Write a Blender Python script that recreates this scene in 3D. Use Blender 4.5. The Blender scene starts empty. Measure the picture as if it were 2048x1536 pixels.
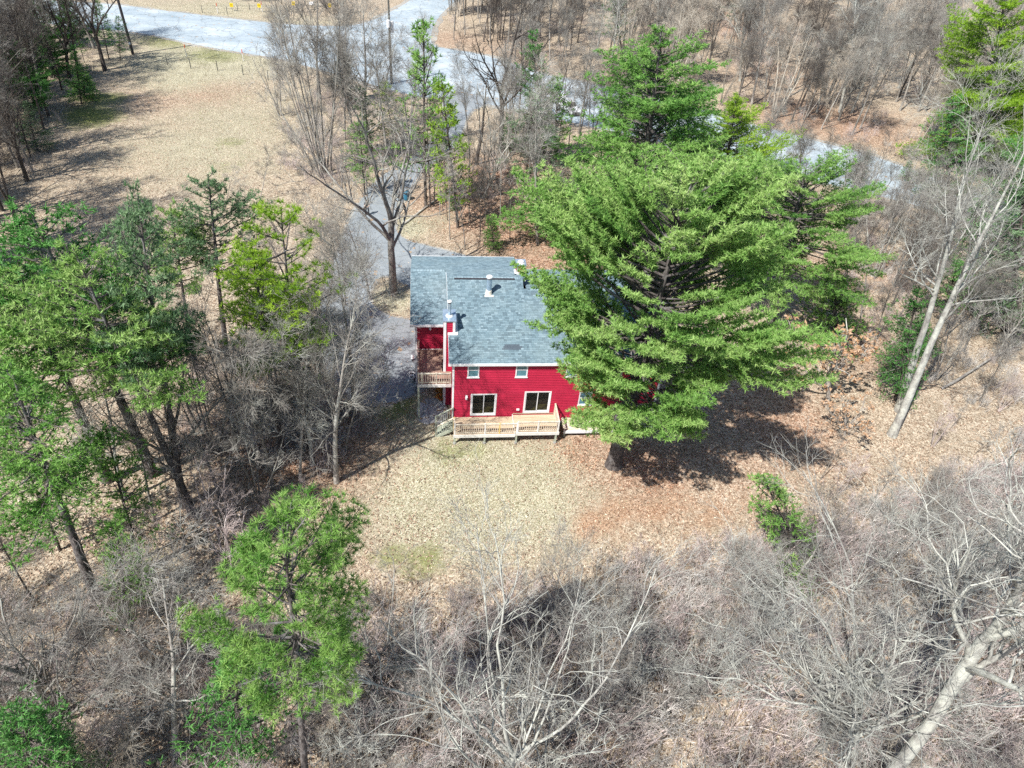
import bpy, bmesh, math, random
import numpy as np
from mathutils import Vector, Matrix, Quaternion

# ------------------------------------------------------------------ camera, sky, sun, exposure
SC = bpy.context.scene
COL = SC.collection
FPX = 1400.0                       # focal length in photo pixels (photo 2048 x 1536)
def _n(v):
    v = np.array(v, float); return v / np.linalg.norm(v)
_nad = _n([870 - 1024, -(2450 - 768), -FPX]); _y = _n([848 - 1024, -(-413 - 768), -FPX])
_Z = -_nad; _Y = _n(_y - _Z * np.dot(_y, _Z)); _X = np.cross(_Y, _Z)
RW = np.array([_X, _Y, _Z])        # camera -> world (world axes follow the house)
CAM = np.array([0.0, 0.0, 36.0])
cd = bpy.data.cameras.new("camera"); cam = bpy.data.objects.new("camera", cd); COL.objects.link(cam)
M4 = Matrix([[*RW[0], 0.0], [*RW[1], 0.0], [*RW[2], 36.0], [0, 0, 0, 1]])
cam.matrix_world = M4
cd.sensor_fit = 'HORIZONTAL'; cd.sensor_width = 36.0; cd.lens = 36.0 * FPX / 2048.0
cd.clip_start = 0.5; cd.clip_end = 4000.0
SC.camera = cam

SUN_AZ = 50.0      # direction the shadows fall, degrees from +Y towards +X
SUN_EL = 52.0
w = bpy.data.worlds.new("World"); SC.world = w; w.use_nodes = True
nt = w.node_tree; nt.nodes.clear()
sky = nt.nodes.new('ShaderNodeTexSky'); sky.sky_type = 'NISHITA'; sky.sun_disc = False
sky.sun_elevation = math.radians(SUN_EL); sky.sun_rotation = math.radians(SUN_AZ + 180.0)
sky.air_density = 1.0; sky.dust_density = 0.6; sky.ozone_density = 1.0
bg = nt.nodes.new('ShaderNodeBackground'); bg.inputs['Strength'].default_value = 0.095
out = nt.nodes.new('ShaderNodeOutputWorld')
nt.links.new(sky.outputs[0], bg.inputs[0]); nt.links.new(bg.outputs[0], out.inputs[0])
sl = bpy.data.lights.new("sun", 'SUN'); sl.energy = 5.0; sl.angle = math.radians(0.5); sl.color = (1.0, 0.965, 0.91)
so = bpy.data.objects.new("sun", sl); COL.objects.link(so)
_sd = Vector((math.sin(math.radians(SUN_AZ)) * math.cos(math.radians(SUN_EL)),
              math.cos(math.radians(SUN_AZ)) * math.cos(math.radians(SUN_EL)), -math.sin(math.radians(SUN_EL))))
so.rotation_euler = _sd.to_track_quat('-Z', 'Y').to_euler(); so.location = (-60, -60, 80)
SC.view_settings.view_transform = 'Standard'; SC.view_settings.look = 'None'
SC.view_settings.exposure = 0.60; SC.view_settings.gamma = 1.0; SC.view_settings.use_curve_mapping = False
SC.render.engine = 'CYCLES'
SC.cycles.max_bounces = 5; SC.cycles.diffuse_bounces = 2; SC.cycles.glossy_bounces = 2
SC.cycles.transmission_bounces = 4; SC.cycles.transparent_max_bounces = 4
SC.cycles.use_adaptive_sampling = True; SC.cycles.adaptive_threshold = 0.02
SC.cycles.use_denoising = False

RNG = np.random.default_rng(7)
rnd = random.Random(11)

def unp(px, py, z=0.0):
    """the point of height z that the photograph shows at pixel px, py"""
    d = RW @ np.array([px - 1024.0, -(py - 768.0), -FPX])
    return CAM + (z - CAM[2]) / d[2] * d
def prj(p):
    c = RW.T @ (np.array(p, float) - CAM)
    return np.array([1024 + FPX * c[0] / -c[2], 768 - FPX * c[1] / -c[2]])

# ------------------------------------------------------------------ materials
def mat(name, col, rough=0.8, spec=0.3, metal=0.0):
    m = bpy.data.materials.new(name); m.use_nodes = True
    b = m.node_tree.nodes['Principled BSDF']
    b.inputs['Base Color'].default_value = (*col, 1); b.inputs['Roughness'].default_value = rough
    b.inputs['Specular IOR Level'].default_value = spec; b.inputs['Metallic'].default_value = metal
    return m
class NT:
    def __init__(s, m): s.t = m.node_tree; s.b = s.t.nodes['Principled BSDF']
    def n(s, typ, **k):
        x = s.t.nodes.new(typ)
        for a, v in k.items(): setattr(x, a, v)
        return x
    def l(s, a, b): s.t.links.new(a, b)
    def tex(s, kind='noise', scale=1.0, detail=4, rough=0.6, vec=None, coord='Object', stretch=None):
        if vec is None:
            tc = s.n('ShaderNodeTexCoord'); vec = tc.outputs[coord]
        if stretch:
            mp = s.n('ShaderNodeMapping'); mp.inputs['Scale'].default_value = stretch; s.l(vec, mp.inputs[0]); vec = mp.outputs[0]
        if kind == 'noise':
            x = s.n('ShaderNodeTexNoise'); x.inputs['Detail'].default_value = detail; x.inputs['Roughness'].default_value = rough
        else:
            x = s.n('ShaderNodeTexVoronoi')
            if kind == 'voro_edge': x.feature = 'DISTANCE_TO_EDGE'
        x.inputs['Scale'].default_value = scale; s.l(vec, x.inputs['Vector']); return x
    def ramp(s, fac, stops, interp='LINEAR'):
        r = s.n('ShaderNodeValToRGB'); r.color_ramp.interpolation = interp
        e = r.color_ramp.elements
        while len(e) < len(stops): e.new(0.5)
        for i, (p, c) in enumerate(stops):
            e[i].position = p; e[i].color = (*c, 1) if len(c) == 3 else c
        s.l(fac, r.inputs[0]); return r.outputs[0]
    def mix(s, fac, a, b, mode='MIX'):
        x = s.n('ShaderNodeMix'); x.data_type = 'RGBA'; x.blend_type = mode
        for sock, v in ((x.inputs[0], fac), (x.inputs[6], a), (x.inputs[7], b)):
            if isinstance(v, (int, float)): sock.default_value = v
            elif isinstance(v, tuple): sock.default_value = (*v, 1)
            else: s.l(v, sock)
        return x.outputs[2]
    def math(s, op, a, b=0.0, clamp=False):
        x = s.n('ShaderNodeMath', operation=op); x.use_clamp = clamp
        for sock, v in ((x.inputs[0], a), (x.inputs[1], b)):
            if isinstance(v, (int, float)): sock.default_value = v
            else: s.l(v, sock)
        return x.outputs[0]
    def bump(s, h, strength=0.5, dist=0.05):
        x = s.n('ShaderNodeBump'); x.inputs['Strength'].default_value = strength; x.inputs['Distance'].default_value = dist
        s.l(h, x.inputs['Height']); s.l(x.outputs[0], s.b.inputs['Normal'])
    def col(s, c): s.l(c, s.b.inputs['Base Color'])

def mix_mat(name, c1, c2, scale, rough=0.8, spec=0.25, bump=0.0, stretch=None, c3=None, coord='Object', metal=0.0, dist=0.02):
    m = mat(name, c1, rough, spec, metal); q = NT(m)
    t = q.tex('noise', scale, 6, 0.65, stretch=stretch, coord=coord)
    st = [(0.32, c1), (0.68, c2)] if c3 is None else [(0.3, c1), (0.5, c2), (0.7, c3)]
    q.col(q.ramp(t.outputs[0], st))
    if bump: q.bump(t.outputs[0], bump, dist)
    return m

def bark(name, dark, light, lichen, amt=0.55, rnd_amt=0.35):
    m = mat(name, dark, 0.95, 0.1); q = NT(m)
    t = q.tex('noise', 9.0, 5, 0.7, stretch=(1, 1, 0.22))
    big = q.tex('noise', 0.9, 4, 0.7)
    c = q.ramp(t.outputs[0], [(0.35, dark), (0.62, light)])
    c = q.mix(q.ramp(big.outputs[0], [(amt - 0.08, (0, 0, 0)), (amt + 0.1, (1, 1, 1))]), c, lichen)
    oi = q.n('ShaderNodeObjectInfo')
    v = q.math('ADD', q.math('MULTIPLY', oi.outputs['Random'], rnd_amt * 2), 1.0 - rnd_amt)
    hs = q.n('ShaderNodeHueSaturation'); q.l(c, hs.inputs['Color']); q.l(v, hs.inputs['Value'])
    q.col(hs.outputs[0]); q.bump(t.outputs[0], 0.7, 0.04)
    return m

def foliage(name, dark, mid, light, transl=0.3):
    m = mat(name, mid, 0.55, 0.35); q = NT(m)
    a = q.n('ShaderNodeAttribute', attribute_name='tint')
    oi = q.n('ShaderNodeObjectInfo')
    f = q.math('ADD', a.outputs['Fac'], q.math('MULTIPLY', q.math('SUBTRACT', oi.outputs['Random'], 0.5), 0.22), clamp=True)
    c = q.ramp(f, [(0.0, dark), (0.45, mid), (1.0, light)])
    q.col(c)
    tr = q.n('ShaderNodeBsdfTranslucent'); q.l(c, tr.inputs[0])
    mx = q.n('ShaderNodeMixShader'); mx.inputs[0].default_value = transl
    o = [x for x in q.t.nodes if x.type == 'OUTPUT_MATERIAL'][0]
    q.l(q.b.outputs[0], mx.inputs[1]); q.l(tr.outputs[0], mx.inputs[2]); q.l(mx.outputs[0], o.inputs[0])
    return m

MB_GREY = bark('bark_grey', (0.14, 0.125, 0.11), (0.34, 0.315, 0.285), (0.46, 0.46, 0.41), rnd_amt=0.35)
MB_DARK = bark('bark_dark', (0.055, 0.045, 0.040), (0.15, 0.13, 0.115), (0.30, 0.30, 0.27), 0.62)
MB_PALE = bark('bark_pale', (0.19, 0.18, 0.165), (0.41, 0.40, 0.37), (0.54, 0.55, 0.49), 0.5, 0.15)
MB_PINE = bark('bark_pine', (0.05, 0.043, 0.042), (0.17, 0.15, 0.14), (0.28, 0.28, 0.28), 0.6, 0.2)
MB_PINK = bark('bark_twig', (0.24, 0.18, 0.17), (0.44, 0.35, 0.33), (0.50, 0.44, 0.40), 0.55)
MB_BUFF = bark('bark_buff', (0.26, 0.22, 0.18), (0.46, 0.41, 0.34), (0.52, 0.48, 0.40), 0.55)
MB_BRUSH = bark('bark_brush', (0.32, 0.255, 0.24), (0.54, 0.455, 0.43), (0.58, 0.53, 0.50), 0.55)
MB_BRUSHG = bark('bark_brush_grey', (0.30, 0.28, 0.26), (0.50, 0.475, 0.44), (0.58, 0.56, 0.52), 0.55)
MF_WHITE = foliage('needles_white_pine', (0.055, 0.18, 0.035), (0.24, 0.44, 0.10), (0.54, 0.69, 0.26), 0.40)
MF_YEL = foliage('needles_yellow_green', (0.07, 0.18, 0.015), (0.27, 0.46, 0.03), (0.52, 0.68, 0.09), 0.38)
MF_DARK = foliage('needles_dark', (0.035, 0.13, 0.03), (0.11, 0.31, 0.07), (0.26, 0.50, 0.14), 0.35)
MF_BLUE = foliage('needles_grey_green', (0.06, 0.13, 0.06), (0.16, 0.28, 0.13), (0.32, 0.45, 0.25))
MF_LIME = foliage('needles_bright', (0.045, 0.17, 0.03), (0.18, 0.38, 0.075), (0.42, 0.60, 0.18), 0.35)
MF_OLIVE = foliage('needles_olive', (0.03, 0.045, 0.025), (0.08, 0.105, 0.05), (0.16, 0.18, 0.09), 0.15)
MF_DRY = foliage('dry_leaves', (0.30, 0.16, 0.07), (0.52, 0.32, 0.18), (0.72, 0.52, 0.36), 0.3)
MF_RUST = foliage('rust_leaves', (0.30, 0.09, 0.02), (0.55, 0.22, 0.05), (0.75, 0.42, 0.12), 0.3)

# ------------------------------------------------------------------ object helpers
def tag(o, label=None, cat=None, group=None, kind=None):
    if label: o['label'] = label
    if cat: o['category'] = cat
    if group: o['group'] = group
    if kind: o['kind'] = kind
    return o
def empty(name, loc=(0, 0, 0), label=None, cat=None, group=None):
    o = bpy.data.objects.new(name, None); COL.objects.link(o); o.location = loc; o.empty_display_size = 0.2
    return tag(o, label, cat, group)
def link(name, me, parent=None, loc=None):
    o = bpy.data.objects.new(name, me); COL.objects.link(o)
    if parent: o.parent = parent
    if loc is not None: o.location = loc
    return o
def np_mesh(name, V, F, mats, fmat=None, attr=None, smooth=False):
    """V (n,3); F list of int arrays (m,k)"""
    me = bpy.data.meshes.new(name)
    if isinstance(F, np.ndarray): F = [F]
    nv = len(V); nl = sum(f.size for f in F); nf = sum(len(f) for f in F)
    me.vertices.add(nv); me.vertices.foreach_set('co', np.ascontiguousarray(V, dtype=np.float32).ravel())
    me.loops.add(nl); me.loops.foreach_set('vertex_index', np.concatenate([f.ravel() for f in F]).astype(np.int32))
    tot = np.concatenate([np.full(len(f), f.shape[1]) for f in F]).astype(np.int32)
    st = np.concatenate([[0], np.cumsum(tot)[:-1]]).astype(np.int32)
    me.polygons.add(nf); me.polygons.foreach_set('loop_start', st); me.polygons.foreach_set('loop_total', tot)
    if fmat is not None: me.polygons.foreach_set('material_index', np.asarray(fmat, dtype=np.int32))
    for m in (mats if isinstance(mats, (list, tuple)) else [mats]): me.materials.append(m)
    me.update(calc_edges=True)
    if attr:
        for k, a in attr.items():
            if a.ndim == 1:
                at = me.attributes.new(k, 'FLOAT', 'POINT'); at.data.foreach_set('value', a.astype(np.float32))
            else:
                at = me.attributes.new(k, 'FLOAT_COLOR', 'POINT'); at.data.foreach_set('color', a.astype(np.float32).ravel())
    me.polygons.foreach_set('use_smooth', np.full(nf, bool(smooth)))
    me.validate(); return me

class Box:
    """collects boxes, prisms and cylinders in one mesh"""
    def __init__(s): s.v = []; s.f = []; s.m = []
    def raw(s, vs, fs, mi=0):
        b = len(s.v); s.v += [tuple(v) for v in vs]; s.f += [tuple(b + i for i in f) for f in fs]; s.m += [mi] * len(fs); return s
    def box(s, x0, x1, y0, y1, z0, z1, mi=0):
        vs = [(x, y, z) for z in (z0, z1) for x, y in ((x0, y0), (x1, y0), (x1, y1), (x0, y1))]
        return s.raw(vs, [(3, 2, 1, 0), (4, 5, 6, 7), (0, 1, 5, 4), (1, 2, 6, 5), (2, 3, 7, 6), (3, 0, 4, 7)], mi)
    def bar(s, a, b, w, h, mi=0, up=(0, 0, 1)):
        a = Vector(a); b = Vector(b); d = (b - a).normalized(); up = Vector(up)
        if abs(d.dot(up)) > 0.99: up = Vector((0, 1, 0))
        r = d.cross(up).normalized(); u = r.cross(d)
        vs = [p + r * (sx * w / 2) + u * (sz * h / 2) for p in (a, b) for sx, sz in ((-1, -1), (1, -1), (1, 1), (-1, 1))]
        return s.raw(vs, [(3, 2, 1, 0), (4, 5, 6, 7), (0, 1, 5, 4), (1, 2, 6, 5), (2, 3, 7, 6), (3, 0, 4, 7)], mi)
    def cyl(s, x, y, z0, z1, r0, r1=None, n=16, mi=0, cap=True):
        r1 = r0 if r1 is None else r1
        vs = [(x + r * math.cos(2 * math.pi * i / n), y + r * math.sin(2 * math.pi * i / n), z) for z, r in ((z0, r0), (z1, r1)) for i in range(n)]
        fs = [(i, (i + 1) % n, n + (i + 1) % n, n + i) for i in range(n)]
        if cap: fs += [tuple(range(n - 1, -1, -1)), tuple(range(n, 2 * n))]
        return s.raw(vs, fs, mi)
    def lathe(s, x, y, prof, n=16, mi=0):
        vs = [(x + r * math.cos(2 * math.pi * i / n), y + r * math.sin(2 * math.pi * i / n), z) for r, z in prof for i in range(n)]
        fs = [(k * n + i, k * n + (i + 1) % n, (k + 1) * n + (i + 1) % n, (k + 1) * n + i) for k in range(len(prof) - 1) for i in range(n)]
        return s.raw(vs, fs, mi)
    def mesh(s, name, mats, bevel=0.0, smooth=False):
        me = bpy.data.meshes.new(name); me.from_pydata(s.v, [], s.f)
        me.polygons.foreach_set('material_index', s.m)
        for m in (mats if isinstance(mats, (list, tuple)) else [mats]): me.materials.append(m)
        if bevel:
            bm = bmesh.new(); bm.from_mesh(me)
            bmesh.ops.bevel(bm, geom=bm.edges[:], offset=bevel, segments=1, affect='EDGES'); bm.to_mesh(me); bm.free()
        if smooth: me.polygons.foreach_set('use_smooth', [True] * len(me.polygons))
        me.update(); return me
    def part(s, name, mats, parent=None, bevel=0.0, smooth=False):
        return link(name, s.mesh(name, mats, bevel, smooth), parent)

# ------------------------------------------------------------------ ground shape
def vnoise(x, y, scale, seed):
    """smooth value noise"""
    r = np.random.default_rng(seed); G = r.random((256, 256))
    u = np.asarray(x) / scale + 100.37; v = np.asarray(y) / scale + 100.71
    i = np.floor(u).astype(int); j = np.floor(v).astype(int); fu = u - i; fv = v - j
    fu = fu * fu * (3 - 2 * fu); fv = fv * fv * (3 - 2 * fv)
    g = lambda a, b: G[a % 256, b % 256]
    return (g(i, j) * (1 - fu) + g(i + 1, j) * fu) * (1 - fv) + (g(i, j + 1) * (1 - fu) + g(i + 1, j + 1) * fu) * fv
def chaikin(P, k=2, closed=True):
    P = np.asarray(P, float)
    for _ in range(k):
        Q = np.roll(P, -1, 0); P = np.stack([P * 0.75 + Q * 0.25, P * 0.25 + Q * 0.75], 1).reshape(-1, P.shape[1])
    return P
def wpoly(pts, k=2):
    return chaikin([unp(*p)[:2] for p in pts], k)
def inside(P, x, y):
    c = np.zeros(np.shape(x), bool); n = len(P)
    for i in range(n):
        x0, y0 = P[i]; x1, y1 = P[(i + 1) % n]
        t = ((y0 > y) != (y1 > y)) & (x < (x1 - x0) * (y - y0) / (y1 - y0 + 1e-12) + x0)
        c ^= t
    return c

ROAD = wpoly([(-420, -20), (-200, -12), (0, -4), (120, 2), (240, 10), (300, 18), (400, 30), (500, 42), (600, 51), (690, 54), (740, 44), (790, 20), (835, -8), (880, -40),
              (960, -40), (925, -12), (900, 12), (880, 30), (862, 60), (862, 92), (900, 99), (960, 108), (1020, 125), (1090, 150), (1150, 160), (1230, 178), (1330, 200), (1430, 228), (1500, 250),
              (1560, 262), (1640, 285), (1720, 304), (1800, 330), (1880, 362), (2000, 400), (2150, 450), (2150, 520), (2000, 462), (1900, 432), (1800, 402), (1720, 384), (1650, 366), (1580, 350),
              (1480, 325), (1360, 292), (1250, 268), (1150, 246), (1050, 226), (1000, 215), (965, 205), (940, 200), (900, 190), (870, 198), (800, 186), (700, 156), (620, 134), (560, 118), (500, 108), (400, 92), (300, 68), (200, 57), (100, 48), (0, 42), (-200, 30), (-420, 22)])
DRIVE = wpoly([(890, 176), (1000, 200), (960, 214), (935, 228), (924, 268), (905, 300), (870, 325), (842, 345), (818, 385), (800, 415), (790, 440), (790, 462), (812, 482), (855, 492), (905, 505), (980, 524), (1060, 560),
               (1040, 640), (930, 640), (800, 560), (760, 548), (742, 575), (736, 600), (760, 626), (800, 638), (880, 650), (880, 760), (845, 778), (800, 802), (740, 812), (680, 790), (650, 740), (636, 660), (640, 600), (660, 550), (672, 510), (690, 460),
               (714, 412), (748, 362), (800, 330), (858, 292), (890, 245), (884, 205)])
HOUSE = np.array([(-1.6, 36.0), (17.5, 36.0), (17.5, 53.2), (-1.6, 53.2)])

xs = np.concatenate([[-1800, -1000, -600, -400, -300, -230, -180, -150], np.arange(-130, 190, 1.25), [200, 220, 250, 300, 400, 600, 1000, 1800]])
ys = np.concatenate([[-1500, -800, -400, -200, -100, -50, -30, -20, -10], np.arange(-4, 60, 0.8), np.arange(60, 250, 1.6), [260, 280, 320, 400, 600, 1000, 2000, 3500]])
GX, GY = np.meshgrid(xs, ys, indexing='ij')
def flatmask(x, y):
    m = np.ones(np.shape(x))
    for P in (ROAD, DRIVE, HOUSE):
        for dx, dy in ((0, 0), (2, 0), (-2, 0), (0, 2), (0, -2), (1.4, 1.4), (-1.4, 1.4), (1.4, -1.4), (-1.4, -1.4)):
            m = np.minimum(m, np.where(inside(P, x + dx, y + dy), 0.0, 1.0))
    return m
_m = flatmask(GX, GY)
for _ in range(4):
    k = _m.copy(); k[1:-1, 1:-1] = (_m[1:-1, 1:-1] + _m[2:, 1:-1] + _m[:-2, 1:-1] + _m[1:-1, 2:] + _m[1:-1, :-2]) / 5; _m = np.minimum(k, flatmask(GX, GY))
GZ = _m * ((vnoise(GX, GY, 14, 1) - 0.5) * 0.7 + (vnoise(GX, GY, 5, 2) - 0.5) * 0.22 + (vnoise(GX, GY, 2.0, 3) - 0.5) * 0.10)
def hgt(x, y):
    x = np.clip(x, xs[0], xs[-1] - 1e-3); y = np.clip(y, ys[0], ys[-1] - 1e-3)
    i = np.searchsorted(xs, x, 'right') - 1; j = np.searchsorted(ys, y, 'right') - 1
    i = np.clip(i, 0, len(xs) - 2); j = np.clip(j, 0, len(ys) - 2)
    u = (x - xs[i]) / (xs[i + 1] - xs[i]); v = (y - ys[j]) / (ys[j + 1] - ys[j])
    return (GZ[i, j] * (1 - u) + GZ[i + 1, j] * u) * (1 - v) + (GZ[i, j + 1] * (1 - u) + GZ[i + 1, j + 1] * u) * v

# cover kinds: pale grass, green grass, brown leaves, rusty needles  (px, py, radius in metres, weight)
COVER = [
 [(930, 930, 5, 1), (1000, 990, 6, 1), (880, 1010, 5, 1), (1060, 940, 4, .8), (960, 1060, 4, .8), (790, 1000, 4, .45), (1100, 1060, 4, .5), (420, 120, 14, 1), (360, 160, 8, .7), (480, 250, 14, .55), (400, 300, 14, .6),
  (780, 600, 2.5, 1), (870, 480, 4, .25), (740, 440, 2.5, .8), (700, 480, 2.5, .6), (860, 300, 3, .8), (920, 285, 3, .6), (880, 440, 3, .5), (815, 445, 2.0, .9), (600, 70, 14, .8), (300, 40, 20, .6), (450, 20, 14, .6), (820, 460, 2.5, .9), (940, 210, 4, .6), (840, 870, 3, .5), (820, 830, 3, .5),
  (60, 960, 5, .5), (100, 1250, 4, .3), (550, 200, 12, .4), (930, 880, 3, .6)],
 [(400, 230, 4, .4), (450, 340, 4, .45), (500, 200, 5, .35), (1000, 960, 2.5, .35), (930, 1010, 2.2, .4), (1060, 1000, 2, .3), (850, 1120, 1.8, .8), (770, 1110, 1.6, .7), (820, 1150, 1.2, .6), (900, 905, 2.0, .7), (950, 900, 1.5, .7), (430, 110, 7, .7), (180, 235, 5, 1), (210, 200, 4, .9), (480, 320, 5, .35), (340, 80, 8, .7), (460, 290, 3, .6), (790, 810, 2.5, .9), (830, 860, 2, .4), (1800, 790, 3, .3), (150, 140, 6, .5), (300, 1130, 3, .5)],
 [(330, 200, 9, .45), (420, 190, 8, .5), (300, 330, 8, .35), (380, 260, 6, .3), (560, 250, 5, .4), (960, 420, 8, 1), (1050, 480, 6, 1), (900, 420, 5, .6), (1120, 500, 6, 1), (850, 400, 3, .6), (1000, 350, 8, .8), (1080, 510, 5, 1), (1550, 150, 14, .5), (1620, 235, 12, .8), (1700, 250, 12, .8), (1750, 540, 6, .6), (1640, 560, 6, .7), (1700, 690, 6, .6), (1550, 850, 6, .7), (1450, 920, 6, .5), (1300, 950, 4, .8),
  (1000, 100, 16, .4), (900, 80, 10, .5), (1480, 60, 16, .6), (650, 900, 5, .7), (560, 900, 4, .9), (400, 860, 4, .5), (450, 1000, 4, .4), (1150, 900, 3, .7), (1220, 870, 4, .6), (750, 930, 3, .4), (1420, 20, 16, .6)],
 [(1190, 1045, 1.6, .8), (1245, 1025, 1.5, .8), (1300, 1030, 1.2, .9), (1350, 1010, 1.6, .6), (1420, 1035, 1.4, .7), (1170, 1062, 1.2, .8), (1460, 1000, 1.5, .5), (1240, 1070, 1.2, .5), (1380, 1060, 1.0, .6), (885, 800, 0.6, .8)],
]
def cover(x, y):
    out = []
    for lst in COVER:
        a = np.zeros(np.shape(x))
        for px, py, r, wgt in lst:
            c = unp(px, py); a = np.maximum(a, wgt * np.exp(-(((x - c[0]) / r) ** 2 + ((y - c[1]) / r) ** 2)))
        out.append(a)
    return out
cv = cover(GX, GY)
CV = np.stack([c.ravel() for c in cv], 1)

def ground_material():
    m = mat('ground_litter', (0.3, 0.25, 0.2), 0.95, 0.1); q = NT(m)
    geo = q.n('ShaderNodeNewGeometry'); P = geo.outputs['Position']
    a = q.n('ShaderNodeAttribute', attribute_name='cover'); sp = q.n('ShaderNodeSeparateColor'); q.l(a.outputs['Color'], sp.inputs[0])
    big = q.tex('noise', 0.35, 5, 0.65, vec=P); mid = q.tex('noise', 1.6, 5, 0.7, vec=P); fine = q.tex('noise', 9.0, 4, 0.75, vec=P)
    v1 = q.tex('voro', 7.0, vec=P); v1.inputs['Randomness'].default_value = 1.0
    v2 = q.tex('voro', 13.0, vec=P)
    s1 = q.n('ShaderNodeSeparateColor'); q.l(v1.outputs['Color'], s1.inputs[0])
    s2 = q.n('ShaderNodeSeparateColor'); q.l(v2.outputs['Color'], s2.inputs[0])
    lf = q.math('ADD', q.math('MULTIPLY', s1.outputs[0], 0.55), q.math('MULTIPLY', s2.outputs[1], 0.45))
    # default: tan pinkish leaf litter with paler and darker leaves
    c0 = q.ramp(lf, [(0.06, (0.17, 0.12, 0.08)), (0.28, (0.36, 0.275, 0.195)), (0.55, (0.52, 0.425, 0.315)), (0.85, (0.68, 0.59, 0.46))])
    grass = q.ramp(q.math('ADD', q.math('MULTIPLY', fine.outputs[0], 0.7), q.math('MULTIPLY', s2.outputs[0], 0.3)),
                   [(0.25, (0.17, 0.145, 0.08)), (0.45, (0.44, 0.40, 0.27)), (0.6, (0.62, 0.585, 0.44)), (0.8, (0.76, 0.74, 0.62))])
    green = q.ramp(fine.outputs[0], [(0.3, (0.10, 0.12, 0.025)), (0.55, (0.28, 0.31, 0.10)), (0.75, (0.44, 0.44, 0.21))])
    brown = q.ramp(lf, [(0.08, (0.11, 0.055, 0.035)), (0.33, (0.32, 0.185, 0.12)), (0.6, (0.50, 0.325, 0.225)), (0.88, (0.72, 0.54, 0.41))])
    rust = q.ramp(q.math('ADD', q.math('MULTIPLY', fine.outputs[0], 0.6), q.math('MULTIPLY', s2.outputs[0], 0.4)),
                  [(0.25, (0.18, 0.08, 0.045)), (0.5, (0.46, 0.28, 0.17)), (0.75, (0.64, 0.47, 0.34))])
    def mask(ch, lo, hi):
        f = q.math('ADD', sp.outputs[ch] if ch < 3 else a.outputs['Alpha'],
                   q.math('ADD', q.math('MULTIPLY', q.math('SUBTRACT', mid.outputs[0], 0.5), 0.9), q.math('MULTIPLY', q.math('SUBTRACT', big.outputs[0], 0.5), 0.5)))
        r = q.n('ShaderNodeMapRange'); r.inputs[1].default_value = lo; r.inputs[2].default_value = hi; q.l(f, r.inputs[0]); return r.outputs[0]
    c = q.mix(mask(2, 0.15, 0.75), c0, brown)
    c = q.mix(mask(0, 0.20, 0.70), c, grass)
    c = q.mix(mask(3, 0.25, 0.7), c, rust)
    c = q.mix(mask(1, 0.35, 0.8), c, green)
    # damp and worn spots
    c = q.mix(q.ramp(big.outputs[0], [(0.42, (0, 0, 0)), (0.75, (1, 1, 1))]), c, q.mix(0.55, c, (0.30, 0.26, 0.19)))
    q.col(c)
    q.bump(q.math('ADD', lf, q.math('MULTIPLY', fine.outputs[0], 0.8)), 1.0, 0.09)
    return m
ni, nj = GX.shape
V = np.stack([GX.ravel(), GY.ravel(), GZ.ravel()], 1)
I, J = np.meshgrid(np.arange(ni - 1), np.arange(nj - 1), indexing='ij'); b = (I * nj + J).ravel()
F4 = np.stack([b, b + nj, b + nj + 1, b + 1], 1)
g = link('ground', np_mesh('ground', V, F4, ground_material(), attr={'cover': CV}, smooth=True)); tag(g, 'leaf-strewn ground with dry pale grass and brown litter', kind='structure')

def sheet(name, P, z, m, label):
    bm = bmesh.new(); vs = [bm.verts.new((x, y, z)) for x, y in P]
    bmesh.ops.triangulate(bm, faces=[bm.faces.new(vs)])
    bmesh.ops.recalc_face_normals(bm, faces=bm.faces[:])
    me = bpy.data.meshes.new(name); bm.to_mesh(me); bm.free()
    if me.polygons[0].normal.z < 0: me.flip_normals()
    me.materials.append(m); o = link(name, me); tag(o, label, kind='structure'); return o
def asphalt(name, c1, c2, c3, leafy):
    m = mat(name, c1, 0.9, 0.2); q = NT(m); geo = q.n('ShaderNodeNewGeometry'); P = geo.outputs['Position']
    a = q.tex('noise', 0.12, 5, 0.65, vec=P, stretch=(1, 1.4, 1)); f = q.tex('noise', 14, 4, 0.7, vec=P); md = q.tex('noise', 0.9, 5, 0.7, vec=P)
    c = q.ramp(q.math('ADD', q.math('MULTIPLY', a.outputs[0], 0.7), q.math('MULTIPLY', md.outputs[0], 0.3)), [(0.36, c1), (0.5, c2), (0.64, c3)])
    c = q.mix(0.35, c, q.ramp(f.outputs[0], [(0.3, (0.07, 0.08, 0.09)), (0.7, (0.55, 0.58, 0.6))]), 'MIX')
    v = q.tex('voro', 3.0, vec=P); sp = q.n('ShaderNodeSeparateColor'); q.l(v.outputs['Color'], sp.inputs[0])
    spots = q.math('MULTIPLY', q.math('GREATER_THAN', sp.outputs[0], 1 - leafy), q.math('GREATER_THAN', md.outputs[0], 0.5))
    c = q.mix(spots, c, (0.36, 0.26, 0.17)); 
    wv = q.tex('noise', 1.2, 3, 0.6, vec=P); vm = q.n('ShaderNodeVectorMath', operation='ADD'); q.l(P, vm.inputs[0]); q.l(wv.outputs['Color'], vm.inputs[1])
    ck = q.tex('voro_edge', 0.28, vec=vm.outputs[0]); cm = q.n('ShaderNodeMapRange'); cm.inputs[1].default_value = 0.004; cm.inputs[2].default_value = 0.016; cm.inputs[3].default_value = 0.6; cm.inputs[4].default_value = 0.0; q.l(ck.outputs['Distance'], cm.inputs[0])
    c = q.mix(cm.outputs[0], c, (0.07, 0.07, 0.07)); q.col(c); q.bump(f.outputs[0], 0.3, 0.01); return m
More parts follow.
